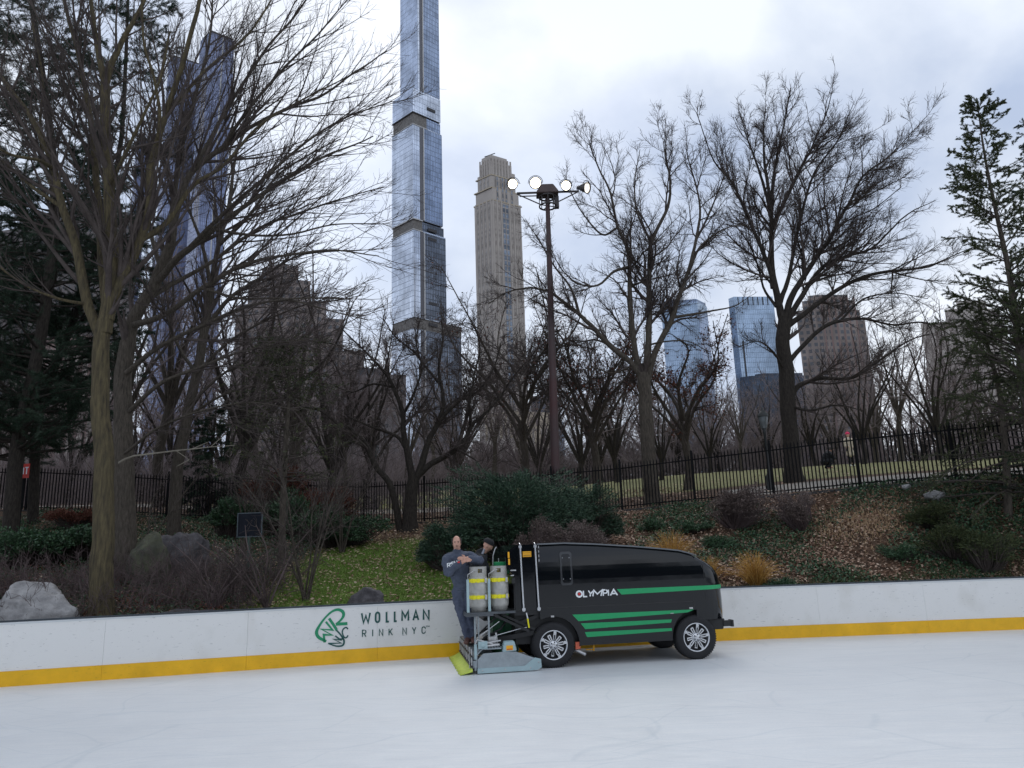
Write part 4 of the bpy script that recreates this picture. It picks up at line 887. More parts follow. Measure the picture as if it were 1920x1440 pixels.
def quads(c, rs_, l, w, name, mat, parent=None, axis=None, flat=0., build=True, ax_jit=.5):
    """leaf-sized faces at the centres c"""
    n = len(c); a = rs_.normal(size=(n, 3))
    if axis is not None: a = nrm(axis+a*ax_jit)
    else:
        a[:,2] *= (1-flat); a = nrm(a)
    b = rs_.normal(size=(n, 3)); b[:,2] *= (1-flat); b = nrm(b-a*(a*b).sum(1, keepdims=True))
    ll = (l*rs_.uniform(.6, 1.35, n))[:,None]/2; ww = (w*rs_.uniform(.6, 1.35, n))[:,None]/2
    V = np.stack([c-a*ll, c+b*ww-a*ll*.1, c+a*ll, c-b*ww-a*ll*.1], 1).reshape(-1, 3)
    Fq = np.arange(4*n).reshape(-1, 4)
    if not build: return V, Fq
    return mesh_np(name, V, Fq, mat, parent, smooth=False)
def ppath(pxs, Y0, base=None):
    """[(px,py,dY),...] -> world points"""
    out = [P(a[0], a[1], Y0+(a[2] if len(a) > 2 else 0)) for a in pxs]
    if base is not None: out[0] = base
    return out

SWEEP = lambda s=1., rm=.006, up=.05, gn=.05: [
  dict(sp=.34*s, t0=.15, ang=27, asd=9, len=.52, K=9, gn=gn, up=up, S=6, rmin=rm*1.3, lmin=.8, lmax=4.2, trunk_t0=.8),
  dict(sp=.26*s, t0=.10, ang=30, asd=10, len=.45, K=7, gn=gn*1.2, up=up, S=4, rmin=rm*.85, lmin=.4, lmax=2.6),
  dict(sp=.22*s, t0=.1, ang=32, asd=10, len=.45, K=5, gn=gn*1.4, up=up, S=3, rmin=rm*.6, lmin=.25, lmax=1.2)]
BIG = lambda s=1., rm=.006, up=.05, gn=.10: [
  dict(sp=.34*s, t0=.18, ang=36, len=.38, K=8, gn=gn, up=up, S=6, rmin=rm*1.3, lmin=.6, lmax=3.4, trunk_t0=.8),
  dict(sp=.155*s, t0=.08, ang=38, len=.48, K=6, gn=gn*1.1, up=up, S=4, rmin=rm*.85, lmin=.3, lmax=2.2),
  dict(sp=.092*s, t0=.05, ang=38, len=.55, K=5, gn=gn*1.2, up=up, S=3, rmin=rm*.62, lmin=.25, lmax=1.3)]

# ---- foreground tree on the left, behind the boards
Y1 = 15.7; b1 = onT(193, Y1, 1130, -.15)
T1 = [([b1]+ppath([(190,1060),(194,1000),(196,900),(192,800),(188,720),(190,640),(197,600)], Y1), .235, .155),
 (ppath([(195,625),(205,560),(209,480),(204,350),(198,240),(197,150)], Y1), .16, .10),
 (ppath([(197,160),(182,90),(172,20),(165,-80)], Y1), .085, .03), (ppath([(197,160),(213,110),(237,62),(268,5),(300,-90)], Y1), .085, .03),
 (ppath([(190,640),(165,570),(145,470),(118,390),(100,317),(60,227),(13,160,.5),(-40,90,1)], Y1), .12, .04),
 (ppath([(200,590,.1),(188,467,.6),(177,300,.9),(157,150,1.2),(127,33,1.4),(110,-60,1.5)], Y1), .10, .035),
 (ppath([(203,600),(213,557),(235,510),(263,450),(280,390),(285,300),(310,217),(343,117),(367,27),(385,-60)], Y1), .12, .04),
 (ppath([(285,300,0),(300,230,-.6),(290,150,-.9),(270,80,-1.2),(265,-30,-1.5)], Y1), .05, .02),
 (ppath([(100,317),(70,300,-.8),(20,290,-1.4),(-40,260,-2)], Y1), .05, .02),
 (ppath([(118,390),(90,330,.8),(75,250,1.1),(80,150,1.3),(60,40,1.5)], Y1), .05, .02),
 (ppath([(310,217),(350,170,.6),(400,120,.9),(470,60,1.2),(520,-20,1.4)], Y1), .055, .018),
 (ppath([(204,350),(230,300,-.7),(262,230,-1.2),(300,150,-1.6),(318,60,-1.9)], Y1), .05, .02),
 (ppath([(263,450),(310,420,.3),(360,350,.5),(420,310,.7),(480,240,.9),(560,190,1.),(640,150,1.1)], Y1), .07, .014),
 (ppath([(118,390),(60,350),(0,300,.3),(-60,260,.6)], Y1), .05, .02), (ppath([(165,570),(110,560,-.5),(40,530,-1),(-40,470,-1.5)], Y1), .04, .015)]
lv = SWEEP(1.1, .006, .05)
limb_tree('bare_tree', T1, lv, (MAT['bark_moss'], MAT['twig']), 3, 'tall bare tree with a mossy yellow-green trunk, nearest to the pale boulder', group='large bare trees')
# low pale branch
# ---- twin trunk right behind it, limbs sweeping to the right
Y2 = 18.5; b2 = onT(238, Y2, 1000, -.15)
T2 = [([b2]+ppath([(234,940),(232,860),(233,780),(230,700),(240,640)], Y2), .26, .19),
 (ppath([(240,650),(247,610),(270,565),(290,533),(308,490),(320,460)], Y2), .17, .13),
 (ppath([(320,465),(330,400),(353,333),(385,300),(417,277),(480,233),(545,200),(600,180),(660,140),(725,95)], Y2), .11, .015),
 (ppath([(320,465),(325,380,.4),(345,260,.7),(375,150,.9),(395,60,1),(400,-60,1)], Y2), .09, .02),
 (ppath([(290,533),(340,480,-.5),(400,430,-.8),(470,380,-1),(540,330,-1),(620,290,-1),(700,255,-1)], Y2), .10, .014),
 (ppath([(353,333),(400,250,.6),(440,180,.9),(500,90,1.1),(560,20,1.2),(610,-60,1.3)], Y2), .07, .018),
 (ppath([(417,277),(470,200,-.6),(530,130,-.9),(600,60,-1.2),(650,0,-1.4)], Y2), .055, .012),
 (ppath([(247,610),(310,590,-.8),(380,540,-1.2),(450,500,-1.4),(530,480,-1.6),(620,470,-1.6),(710,480,-1.6)], Y2), .085, .012),
 (ppath([(340,480,-.5),(420,400,-1.2),(500,330,-1.6),(570,270,-1.9),(650,220,-2),(735,190,-2)], Y2), .06, .012),
 (ppath([(233,780),(300,720,-.6),(370,690,-1),(450,660,-1.2),(540,640,-1.3),(620,640,-1.3)], Y2), .06, .012),
 (ppath([(270,565),(330,530,.6),(400,490,.9),(480,430,1.1),(560,400,1.2),(650,370,1.3),(720,350,1.3)], Y2), .07, .012),
 (ppath([(300,500),(280,420,.8),(275,320,1.2),(290,220,1.5),(280,120,1.8)], Y2), .06, .02),
 (ppath([(380,540,-1.2),(450,560,-1.5),(530,560,-1.8),(610,580,-2),(690,600,-2.1)], Y2), .04, .01),
 (ppath([(236,700,-.2),(300,650,-.7),(380,610,-1.2),(460,575,-1.6),(550,560,-1.9),(640,560,-2.1)], Y2), .07, .012), (ppath([(234,850,-.2),(300,800,-.7),(380,770,-1.1),(470,755,-1.4),(560,770,-1.6)], Y2), .04, .01),
 (ppath([(400,430,-.8),(460,440,-1.2),(540,440,-1.5),(630,420,-1.8),(720,420,-1.9)], Y2), .045, .01)]
limb_tree('bare_tree', T2, SWEEP(.98, .0068, .03), (MAT['bark'], MAT['twig']), 5, 'dark bare tree right behind the mossy trunk, long limbs sweeping right', group='large bare trees')
Y3 = 24.5; b3 = onT(326, Y3, 980, -.1)
T3 = [([b3]+ppath([(330,900),(340,840),(352,780),(368,700),(383,620),(395,540)], Y3), .20, .13),
 (ppath([(395,540),(410,460),(430,380,.5),(440,300,.8),(470,200,1),(480,120,1)], Y3), .10, .02), (ppath([(383,620),(430,560),(490,520),(560,480),(640,470)], Y3), .09, .015),
 (ppath([(395,540),(380,460,-.6),(350,380,-1),(340,300,-1.2)], Y3), .08, .02), (ppath([(368,700),(330,640,.5),(300,560,.9),(270,480,1.2)], Y3), .07, .02),
 (ppath([(410,460),(470,400,-.5),(520,330,-.8),(580,290,-1),(640,260,-1.2)], Y3), .07, .015), (ppath([(352,780),(420,740),(490,720),(570,700),(640,705)], Y3), .05, .012), (ppath([(368,700,-.3),(430,640,-.6),(500,600,-.8),(580,570,-1),(660,560,-1.2)], Y3), .06, .012), (ppath([(355,760,-.4),(420,700,-.8),(500,665,-1),(580,640,-1.2),(650,650,-1.3)], Y3), .05, .012)]
limb_tree('bare_tree', T3, SWEEP(.9, .0085, .05), (MAT['bark'], MAT['twig']), 8, 'brown bare tree in front of the fence, just left of the dark sign', group='large bare trees')
# ---- gnarled tree at the fence
Y4 = 26.; b4 = onT(768, Y4, 980, -.1)
T4 = [([b4]+ppath([(770,940),(776,895)], Y4), .26, .2),
 ([onT(752, Y4, 980, -.1)]+ppath([(733,914),(706,874),(684,831),(660,807),(635,795),(600,770),(560,760)], Y4), .13, .03),
 (ppath([(774,900),(764,850),(757,815),(755,776),(739,727),(715,690),(680,655),(640,615)], Y4), .14, .02),
 (ppath([(778,900),(791,870),(803,828),(819,795),(831,761),(828,724),(822,690),(830,640),(828,600)], Y4), .14, .02),
 (ppath([(777,897),(807,871),(837,853),(865,834),(883,800),(905,780),(930,755),(960,710),(985,680)], Y4), .12, .02),
 (ppath([(764,845),(745,819),(715,807),(690,798,-.5),(650,780,-.8)], Y4), .08, .02),
 (ppath([(819,795),(845,765),(870,745),(895,735),(925,690),(940,640)], Y4), .09, .02),
 (ppath([(757,776),(775,740,-.5),(790,690,-.7),(780,640,-.9),(790,590,-1)], Y4), .06, .015),
 (ppath([(828,724),(800,690,.6),(775,660,.8),(740,630,1),(720,600,1)], Y4), .06, .015),
 (ppath([(739,727),(700,720,.7),(660,735,1),(620,720,1.2)], Y4), .05, .015),
 (ppath([(883,800),(880,760,-.6),(890,700,-.8),(900,650,-1),(885,600,-1.2)], Y4), .05, .015)]
lvg = BIG(.85, .009, .03, .20); limb_tree('gnarled_tree', T4, lvg, (MAT['bark_dark'], MAT['twig']), 9, 'low gnarled many-stemmed black tree at the fence, left of the evergreens', group='large bare trees')
# ---- tall tree right of the floodlight
Y5 = 26.; b5 = onT(1226, Y5, 950, -.1)
T5 = [([b5]+ppath([(1220,900),(1216,850),(1212,790),(1209,740),(1206,700)], Y5), .28, .22),
 (ppath([(1210,715),(1216,647),(1217,580),(1218,527),(1221,455),(1251,390),(1256,336),(1248,300),(1244,265)], Y5), .14, .015),
 (ppath([(1206,705),(1193,671),(1184,599),(1180,520),(1178,470),(1158,427),(1144,360),(1120,310),(1105,270)], Y5), .13, .015),
 (ppath([(1212,720),(1230,657),(1259,599),(1275,550),(1289,515),(1305,450),(1312,390),(1300,330),(1288,285)], Y5), .13, .015),
 (ppath([(1206,715),(1187,685),(1144,647),(1110,612),(1086,590),(1050,560),(1025,545),(990,540),(950,548),(915,570)], Y5), .12, .015),
 (ppath([(1262,595),(1307,588),(1340,582),(1375,575),(1400,560)], Y5), .06, .012),
 (ppath([(1289,515),(1310,467),(1340,440),(1370,425),(1405,421)], Y5), .06, .012),
 (ppath([(1180,540),(1200,530,.5),(1235,520,.8),(1270,512,1)], Y5), .05, .015),
 (ppath([(1180,500),(1150,510,-.5),(1120,535,-.8),(1080,530,-1),(1050,500,-1.2),(1030,460,-1.3)], Y5), .06, .012),
 (ppath([(1158,427),(1130,440,.6),(1100,410,.9),(1075,370,1.1),(1060,330,1.2)], Y5), .05, .012),
 (ppath([(1086,590),(1070,540,.5),(1040,500,.8),(1010,450,1),(985,410,1.1)], Y5), .06, .012),
 (ppath([(1305,450),(1330,400,.6),(1350,350,.8),(1365,310,1)], Y5), .05, .012),
 (ppath([(1221,455),(1195,400,-.6),(1190,340,-.8),(1200,280,-.9)], Y5), .05, .012),
 (ppath([(1216,647),(1250,640,-.6),(1290,640,-1),(1330,660,-1.3)], Y5), .04, .012), (ppath([(1187,685),(1150,700,.6),(1110,690,.9),(1070,700,1.2)], Y5), .04, .012)]
limb_tree('bare_tree', T5, BIG(.95, .008, .05, .14), (MAT['bark'], MAT['twig']), 12, 'bare tree with a straight pale trunk, right of the floodlight mast', group='large bare trees')
# ---- big spreading tree behind the fence on the right
Y6 = 27.5; b6 = onT(1490, Y6, 900, -.1)
T6 = [([b6]+ppath([(1484,830),(1478,770),(1474,700),(1468,645),(1472,600)], Y6), .31, .25),
 (ppath([(1470,610),(1458,560),(1447,503),(1446,407),(1435,321),(1431,260),(1436,205)], Y6), .16, .014),
 (ppath([(1473,600),(1482,560),(1508,518),(1540,470),(1565,431),(1592,379),(1618,330),(1671,290),(1722,235)], Y6), .14, .012),
 (ppath([(1475,605),(1500,560),(1545,500),(1590,480),(1635,465),(1695,407),(1755,375)], Y6), .12, .012),
 (ppath([(1475,612),(1500,595),(1560,551),(1623,518),(1690,505),(1740,500),(1776,484),(1830,462)], Y6), .12, .012),
 (ppath([(1474,690),(1489,668),(1537,618),(1575,602),(1620,598),(1680,610),(1740,605),(1800,640)], Y6), .11, .012),
 (ppath([(1478,745),(1500,722),(1537,710),(1597,708),(1650,676),(1700,640),(1750,625)], Y6), .11, .015),
 (ppath([(1450,540),(1441,500),(1412,431),(1374,345),(1337,297),(1305,210)], Y6), .11, .012),
 (ppath([(1455,575),(1432,540,.5),(1415,480,.8),(1385,430,1),(1360,420,1.2)], Y6), .06, .012),
 (ppath([(1447,430),(1479,360),(1510,300),(1522,278),(1548,216),(1562,165)], Y6), .09, .012),
 (ppath([(1446,400),(1450,340),(1460,278),(1474,215),(1482,165)], Y6), .08, .012),
 (ppath([(1446,410),(1430,340,.5),(1407,275,.8),(1385,205,1)], Y6), .08, .012),
 (ppath([(1462,570),(1479,520),(1498,420),(1527,326),(1570,264),(1600,195)], Y6), .10, .012),
 (ppath([(1592,379),(1620,370,.6),(1660,350,.9),(1700,330,1.1)], Y6), .05, .012), (ppath([(1540,470),(1580,420,-.6),(1640,390,-1),(1690,350,-1.3)], Y6), .05, .012),
 (ppath([(1474,700),(1450,660,-.6),(1420,640,-.9),(1385,650,-1.2)], Y6), .05, .012), (ppath([(1478,760),(1520,770,-.6),(1570,760,-1),(1620,770,-1.3)], Y6), .06, .012),
 (ppath([(1575,602),(1620,560,.7),(1680,550,1),(1740,560,1.3)], Y6), .05, .012)]
limb_tree('bare_tree', T6, BIG(.88, .008, .06, .09), (MAT['bark_dark'], MAT['twig']), 14, 'biggest bare tree, behind the fence, crown over the blue and brown towers', group='large bare trees')
# trees with clinging dry leaves
for i, (px, Y, hgt, sd, lab, lf) in enumerate(((1118, 33, 9.5, 21, 'dark bare tree with a few dry leaves just right of the floodlight mast', .5), (1292, 31, 7.5, 22, 'smaller tree with clusters of dry brown leaves in front of the left blue tower', .8), (985, 34, 11, 27, 'twisted dark tree directly left of the floodlight mast', .3))):
    b = onT(px, Y, 880, -.1); x, y, z = b; r_ = random.Random(sd); L0 = [([b, (x+.1,y,z+hgt*.18), (x-.1,y,z+hgt*.34)], .20, .15)]
    for k in range(9):
        a = k*2*pi/9+r_.random(); s = hgt*(.25+.12*r_.random()); t = z+hgt*(.26+.07*(k%3))
        L0.append(([(x,y,t), (x+.35*s*cos(a),y+.35*s*sin(a),t+.18*hgt), (x+.75*s*cos(a+.3),y+.75*s*sin(a+.3),t+.34*hgt), (x+s*cos(a),y+s*sin(a),t+(.4+.25*r_.random())*hgt)], .09, .015))
    limb_tree('dry_leaved_tree', L0, BIG(1.15, .010, .03, .25), (MAT['bark'], MAT['twig']), sd, lab, group='trees with dry leaves', leaves=(int(2600*lf), .11, MAT['redleaf'], .25, 'dry_leaves'))

# ---- generic bare trees of the wood beyond the lawn
def generic_tree(seed, hgt, fork, nl, spread, r, mats, rm, sp, name='bare_tree', lab='', grp=None):
    r_ = random.Random(seed); b = (0,0,0); L0 = [([b, (.15*r_.uniform(-1,1), .15*r_.uniform(-1,1), hgt*fork*.5), (.3*r_.uniform(-1,1), .3*r_.uniform(-1,1), hgt*fork)], r, r*.75)]
    tp = L0[0][0][-1]
    for k in range(nl):
        a = k*2*pi/nl+r_.uniform(-.4,.4); s = hgt*spread*r_.uniform(.6,1.1)*(.5 if k % 3 == 0 else 1); ztop = hgt*r_.uniform(.75,1.02)*(1 if k % 3 == 0 else .85)
        L0.append(([(tp[0],tp[1],tp[2]-.3), (tp[0]+.3*s*cos(a), tp[1]+.3*s*sin(a), tp[2]+.3*(ztop-tp[2])), (tp[0]+.7*s*cos(a+.2), tp[1]+.7*s*sin(a+.2), tp[2]+.65*(ztop-tp[2])), (tp[0]+s*cos(a), tp[1]+s*sin(a), ztop)], r*.5, r*.08))
    lv = [dict(sp=.6*sp, t0=.2, ang=40, len=.42, K=6, gn=.14, up=.04, S=4, rmin=rm*1.2, lmin=.6, lmax=4),
          dict(sp=.34*sp, t0=.1, ang=38, len=.48, K=5, gn=.16, up=.04, S=3, rmin=rm*.9, lmin=.4, lmax=2),
          dict(sp=.22*sp, t0=.1, ang=38, len=.5, K=4, gn=.18, up=.03, S=3, rmin=rm*.65, lmin=.3, lmax=1)]
    return limb_tree(name, L0, lv, mats, seed, lab, group=grp)
def dup(root, loc, rz, sc, **k):
    c = root.copy(); COL.objects.link(c); c.location = [float(v) for v in loc]; c.rotation_euler = (0,0,rz); c.scale = (sc,sc,sc)
    for ch in root.children:
        d = ch.copy(); COL.objects.link(d); d.parent = c
    return tag(c, **k)
GRP = 'bare trees of the wood beyond the fence'; LB = 'bare grey-brown tree standing in the wood beyond the fence and the lawn'
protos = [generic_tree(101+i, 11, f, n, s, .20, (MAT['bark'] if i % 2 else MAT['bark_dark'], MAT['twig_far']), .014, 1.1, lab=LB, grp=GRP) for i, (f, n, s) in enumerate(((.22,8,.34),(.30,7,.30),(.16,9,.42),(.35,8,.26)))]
spots = [(450,31,12.5),(545,33,12.5),(625,34,11.5),(300,33,13),(225,31,12),(690,36,10)]+[(_p, 64+(_p*7)%27, 10+(_p*3)%5) for _p in range(-60, 2000, 58)]
r_ = random.Random(5)
for px, Y, h in [(640,36,9),(560,44,11),(480,38,10),(420,46,12),(700,48,11),(760,42,9),(850,46,8.5),(1010,50,11),(1090,46,11),(1160,52,12),(1240,44,8),(1330,50,8),(1390,46,7),(1350,62,9),(1440,58,8),(1530,52,9),(1580,60,12),(1650,50,11),(1690,44,10),(1730,56,13),(1790,48,11),(1850,54,12),(1900,46,11),
    (130,42,12),(60,48,13),(210,50,12),(300,44,11),(20,38,10),(360,54,13),(260,58,14),(-40,46,12),(1620,42,9),(1760,40,9),(520,56,12),(620,58,12),(1480,66,10),(1270,64,9),(1130,62,12),(1830,64,13),(1980,50,12)]:
    spots.append((px, Y, h))
for i, (px, Y, h) in enumerate(spots):
    q = onT(px, Y, 900, -.1); k = r_.randrange(4); rz = r_.uniform(0, 6.28); s = h/11*r_.uniform(.92,1.08)
    if i < 4: p_ = protos[i]; p_.location = [float(c) for c in q]; p_.rotation_euler = (0,0,rz); p_.scale = (s,s,s)
    else: dup(protos[k], q, rz, s, label=LB)
# undergrowth twigs massing at the edge of the wood: nobody could count them
def thicket(name, n, xs, ysf, hgt, mat, seed, rm=.010, lean=.45, K=5, lab='', cat='undergrowth'):
    rs_ = np.random.default_rng(seed); x = rs_.uniform(*xs, n); y = ysf(x, rs_); z = terr(x, y)
    d = nrm(np.stack([rs_.normal(0, lean, n), rs_.normal(0, lean, n), np.ones(n)], 1)); L_ = hgt*rs_.uniform(.4, 1.1, n)
    Pt, Rd = grow(np.stack([x,y,z],1), d, L_, np.full(n, rm*1.6), np.full(n, rm*.6), K, rs_, .16, .02)
    a = Acc(); a.add(*tubes_np(Pt, Rd, 3))
    p, tg, r, t, PL, idx = sample_children(Pt, Rd, hgt*.085, .1, rs_); dd = childdir(tg, np.radians(rs_.normal(35,12,len(p))), rs_); Pt2, Rd2 = grow(p, dd, PL*.5*(1.1-.6*t), np.full(len(p), rm), np.full(len(p), rm*.5), 4, rs_, .22, .02); a.add(*tubes_np(Pt2, Rd2, 3))
    return tag(a.build(name, mat, None), label=lab, cat=cat, kind='stuff')
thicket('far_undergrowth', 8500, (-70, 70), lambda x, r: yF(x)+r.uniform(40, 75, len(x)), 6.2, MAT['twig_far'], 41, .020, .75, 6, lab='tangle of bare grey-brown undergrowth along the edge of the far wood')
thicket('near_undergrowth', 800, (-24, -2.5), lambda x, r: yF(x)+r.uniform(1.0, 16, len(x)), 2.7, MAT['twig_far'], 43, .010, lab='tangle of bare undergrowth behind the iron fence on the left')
thicket('brush', 900, (-13.5, -5.4), lambda x, r: yB(x)+r.uniform(.9, 4.5, len(x)), 1.0, MAT['twig_red'], 44, .005, .8, lab='low tangle of bare reddish brush on the slope behind the boards at left')
# ------------------------------------------------------------------ conifers
def needle_quads(Pt, rs_, per, l, w, fwd=.9):
    """needle tufts along every twig path"""
    N_n, K, _ = Pt.shape; n = N_n*per; idx = np.repeat(np.arange(N_n), per); x = rs_.random(n)*(K-1.001); i = x.astype(int); f = (x-i)[:,None]
    p = Pt[idx,i]*(1-f)+Pt[idx,i+1]*f; tg = nrm(Pt[idx,i+1]-Pt[idx,i])
    return quads(p+rs_.normal(0, l*.18, (n,3)), rs_, l, w, '', None, build=False, axis=tg*fwd, ax_jit=.55)
def conifer(name, trunk_pts, r0, r1, label, seed, z0, nb, blen, bang, mats, needle, per=10, l=.12, w=.03, sag=.12, up=.0, group=None, cat='tree', sub=(.22,.45), gn=.1, thin=0., sub2=None, keep=None):
    rs_ = np.random.default_rng(seed); base = np.array(trunk_pts[0], float); o = empty(name, base, 0, label=label, cat=cat, group=group)
    p = resample(trunk_pts, 20)-base; a = Acc(); a.add(*tubes_np(p[None], (r0+(r1-r0)*np.linspace(0,1,20))[None], 12)); a.build('trunk', mats[0], o)
    t = z0+(1-z0)*rs_.random(nb)**.95; t = np.minimum(t, .985); x = t*19; i = x.astype(int); f = (x-i)[:,None]; pp = p[i]*(1-f)+p[i+1]*f; tg = nrm(p[i+1]-p[i])
    az = rs_.uniform(0, 2*np.pi, nb)
    if keep is not None: az = keep(az, rs_)
    hz = np.stack([np.cos(az), np.sin(az), np.zeros(nb)], 1); d = nrm(hz*cos(radians(bang))+np.array((0,0,sin(radians(bang)))))
    L_ = blen(t)*rs_.uniform(.55, 1.15, nb); rr = np.clip(r0*(1-t)*.35, .008, .05)
    Pt, Rd = grow(pp, d, L_, rr, rr*.25, 8, rs_, gn, up, sag); br = Acc(); br.add(*tubes_np(Pt, Rd, 5))
    p2, tg2, r2, t2, PL, idx = sample_children(Pt, Rd, sub[0], .15, rs_); dd = childdir(tg2, np.radians(rs_.normal(48,12,len(p2))), rs_, .75)
    Pt2, Rd2 = grow(p2, dd, np.clip(PL*sub[1]*(1.1-.8*t2), .12, 1.2), np.clip(r2*.5, .004, .02), np.full(len(p2), .003), 5, rs_, .12, up, sag); br.add(*tubes_np(Pt2, Rd2, 3)); br.build('branches', mats[1], o)
    V, Fq = needle_quads(Pt2, rs_, per, l, w); fa = Acc(); fa.add(V, Fq); V, Fq = needle_quads(Pt[:,3:], rs_, per, l, w); fa.add(V, Fq)
    fa.build('foliage', needle, o, smooth=False)
    return o
# dark pines at the left edge
Yp = 22.; b = onT(18, Yp, 940, -.1)
conifer('pine_tree', [b]+ppath([(30,860),(45,780),(75,640),(97,480),(103,400),(95,250),(70,80),(50,-60)], Yp), .22, .08, 'dark pine with a leaning black trunk beside the red sign', 51, .12, 170, lambda t: 3.6-1.6*t, 8, (MAT['bark_dark'], MAT['bark_dark']), MAT['needle'], per=90, l=.15, w=.013, sag=.05, up=.05, group='pines on the left')
Yp = 25.; b = onT(62, Yp, 900, -.1)
conifer('pine_tree', [b]+ppath([(70,790),(105,680),(150,570),(190,430),(225,280),(235,130),(240,0)], Yp), .17, .05, 'thinner pine leaning right between the black pine trunk and the mossy tree', 52, .2, 200, lambda t: 3.2-1.4*t, 10, (MAT['bark_dark'], MAT['bark_dark']), MAT['needle'], per=80, l=.16, w=.014, sag=.05, up=.05, group='pines on the left')
b = onT(-70, 24, 900, -.1)
conifer('pine_tree', [b]+ppath([(-60,700),(-40,400),(-30,100),(-20,-150)], 24), .25, .08, 'dark pine mostly outside the left edge whose boughs reach into view', 53, .1, 200, lambda t: 4.4-1.8*t, 8, (MAT['bark_dark'], MAT['bark_dark']), MAT['needle'], per=90, l=.16, w=.014, sag=.05, up=.05, group='pines on the left')
b = onT(390, 30, 900, -.1)
conifer('pine_tree', [b, b+np.array((0,0,2.)), b+np.array((.1,0,4.6))], .12, .03, 'short dark evergreen behind the iron fence, just right of the brown trunk', 54, .08, 90, lambda t: 1.7-1.1*t, 5, (MAT['bark_dark'], MAT['bark_dark']), MAT['needle'], per=26, l=.17, w=.03, sag=.08, group='pines on the left')
# hemlocks at the right edge
Yh = 18.; b = onT(1945, Yh, 1000, -.1)
conifer('hemlock_tree', [b]+ppath([(1932,850),(1918,700),(1905,600),(1890,500),(1866,390),(1846,290),(1832,188)], Yh), .13, .012, 'slender hemlock with a pointed open top near the right edge', 61, .18, 210, lambda t: .40+2.0*(1-t)**.8, 22, (MAT['bark'], MAT['twig']), MAT['needle_hem'], per=60, l=.065, w=.013, sag=.10, up=.06, sub=(.10,.38), group='hemlocks on the right')
b = onT(1985, 19.2, 1000, -.1)
conifer('hemlock_tree', [b]+ppath([(1990,900),(1985,700),(1975,500),(1960,330),(1955,200)], 19.2), .16, .03, 'dense dark hemlock cut by the right edge of the photo, behind the slender one', 62, .1, 150, lambda t: .5+1.7*(1-t)**.6, 5, (MAT['bark'], MAT['bark_dark']), MAT['needle'], per=50, l=.075, w=.015, sag=.12, up=.03, sub=(.15,.4), group='hemlocks on the right')
b = onT(1890, 19.3, 960, -.1)
conifer('hemlock_tree', [b]+ppath([(1885,850),(1875,740),(1850,640),(1835,560)], 19.3), .10, .02, 'low drooping hemlock in front of the fence at right, below the slender one', 63, .05, 120, lambda t: .7+1.9*(1-t)**.7, 2, (MAT['bark'], MAT['twig']), MAT['needle_hem'], per=36, l=.07, w=.014, sag=.16, up=.0, sub=(.17,.42), group='hemlocks on the right')
# thin layered conifer between the sign and the gnarled tree
b = onT(527, 20.5, 1020, -.1)
conifer('thin_conifer', [b]+ppath([(531,930),(536,830),(541,750),(543,690),(545,640)], 20.5), .10, .02, 'sparse conifer with thin layered twigs and a little green, behind the dark sign', 64, .22, 110, lambda t: 2.6-1.5*t, 8, (MAT['bark'], MAT['twig']), MAT['needle_hem'], per=5, l=.10, w=.03, sag=.03, up=.03, sub=(.13,.42), gn=.14)

# ------------------------------------------------------------------ bushes
def bush(name, c, rx, ry, rz_, label, mat, seed, nspray, per, l, w, cat='bush', group=None, flat=.55, woodm=None, droop=0., lobes=9, gap=.0):
    """woody stems that end in sprays of leaves over an uneven dome"""
    rs_ = np.random.default_rng(seed); o = empty(name, c, 0, label=label, cat=cat, group=group)
    lc = np.stack([rs_.uniform(-.6,.6,lobes)*rx, rs_.uniform(-.6,.6,lobes)*ry, rs_.uniform(.25,.75,lobes)*rz_], 1); lr = rs_.uniform(.20,.5,lobes)
    k = rs_.integers(0, lobes, nspray); u = nrm(rs_.normal(size=(nspray,3))); u[:,2] = np.abs(u[:,2])*1.0-.25; rad = rs_.uniform(.55,1.08,nspray)**.6
    s = lc[k]+u*rad[:,None]*lr[k][:,None]*np.array((rx,ry,rz_))*1.0; s[:,2] = np.maximum(s[:,2], .03)
    root = np.stack([s[:,0]*.25, s[:,1]*.25, np.zeros(nspray)], 1); mid = (root+s)/2+rs_.normal(0,.05,(nspray,3))*rx
    st = np.stack([root, mid, s], 1); sel = rs_.random(nspray) < min(1, 500/nspray); a = Acc(); a.add(*tubes_np(st[sel], np.tile([.014,.009,.003], (sel.sum(),1)), 4)); a.build('stems', woodm or MAT['twig'], o)
    out = nrm(s-root*.4-np.array((0,0,rz_*.25))); out[:,2] = out[:,2]*(1-flat)-droop; out = nrm(out)
    idx = np.repeat(np.arange(nspray), per); n = len(idx); tt = rs_.uniform(-.5,.5,n)[:,None]
    side = nrm(np.cross(out, np.array((0,0,1.))))[idx]; c2 = s[idx]+out[idx]*tt*l*5+side*rs_.normal(0,l*1.0,n)[:,None]*(.9-tt)+rs_.normal(0,l*.25,(n,3))
    quads(c2, rs_, l, w, 'foliage', mat, o, axis=out[idx]+side*rs_.normal(0,.5,n)[:,None], ax_jit=.35)
    return o
def bpos(px, Y, dz=-.05): return onT(px, Y, 950, dz)
bush('yew_bush', bpos(975, 20.3), 2.35, 1.5, 2.6, 'big dark evergreen bush behind the machine operator and the propane bottles', MAT['needle_yew'], 71, 3000, 24, .085, .020, lobes=26)
bush('yew_bush', bpos(845, 19.6), .95, .9, 1.25, 'lower left lobe of evergreen growing directly behind the standing man', MAT['needle_yew'], 72, 800, 26, .08, .02)
bush('yew_bush', bpos(1095, 21.6), 1.15, .9, 1.75, 'smaller dark evergreen bush at the foot of the floodlight mast', MAT['needle_yew'], 73, 900, 26, .085, .02)
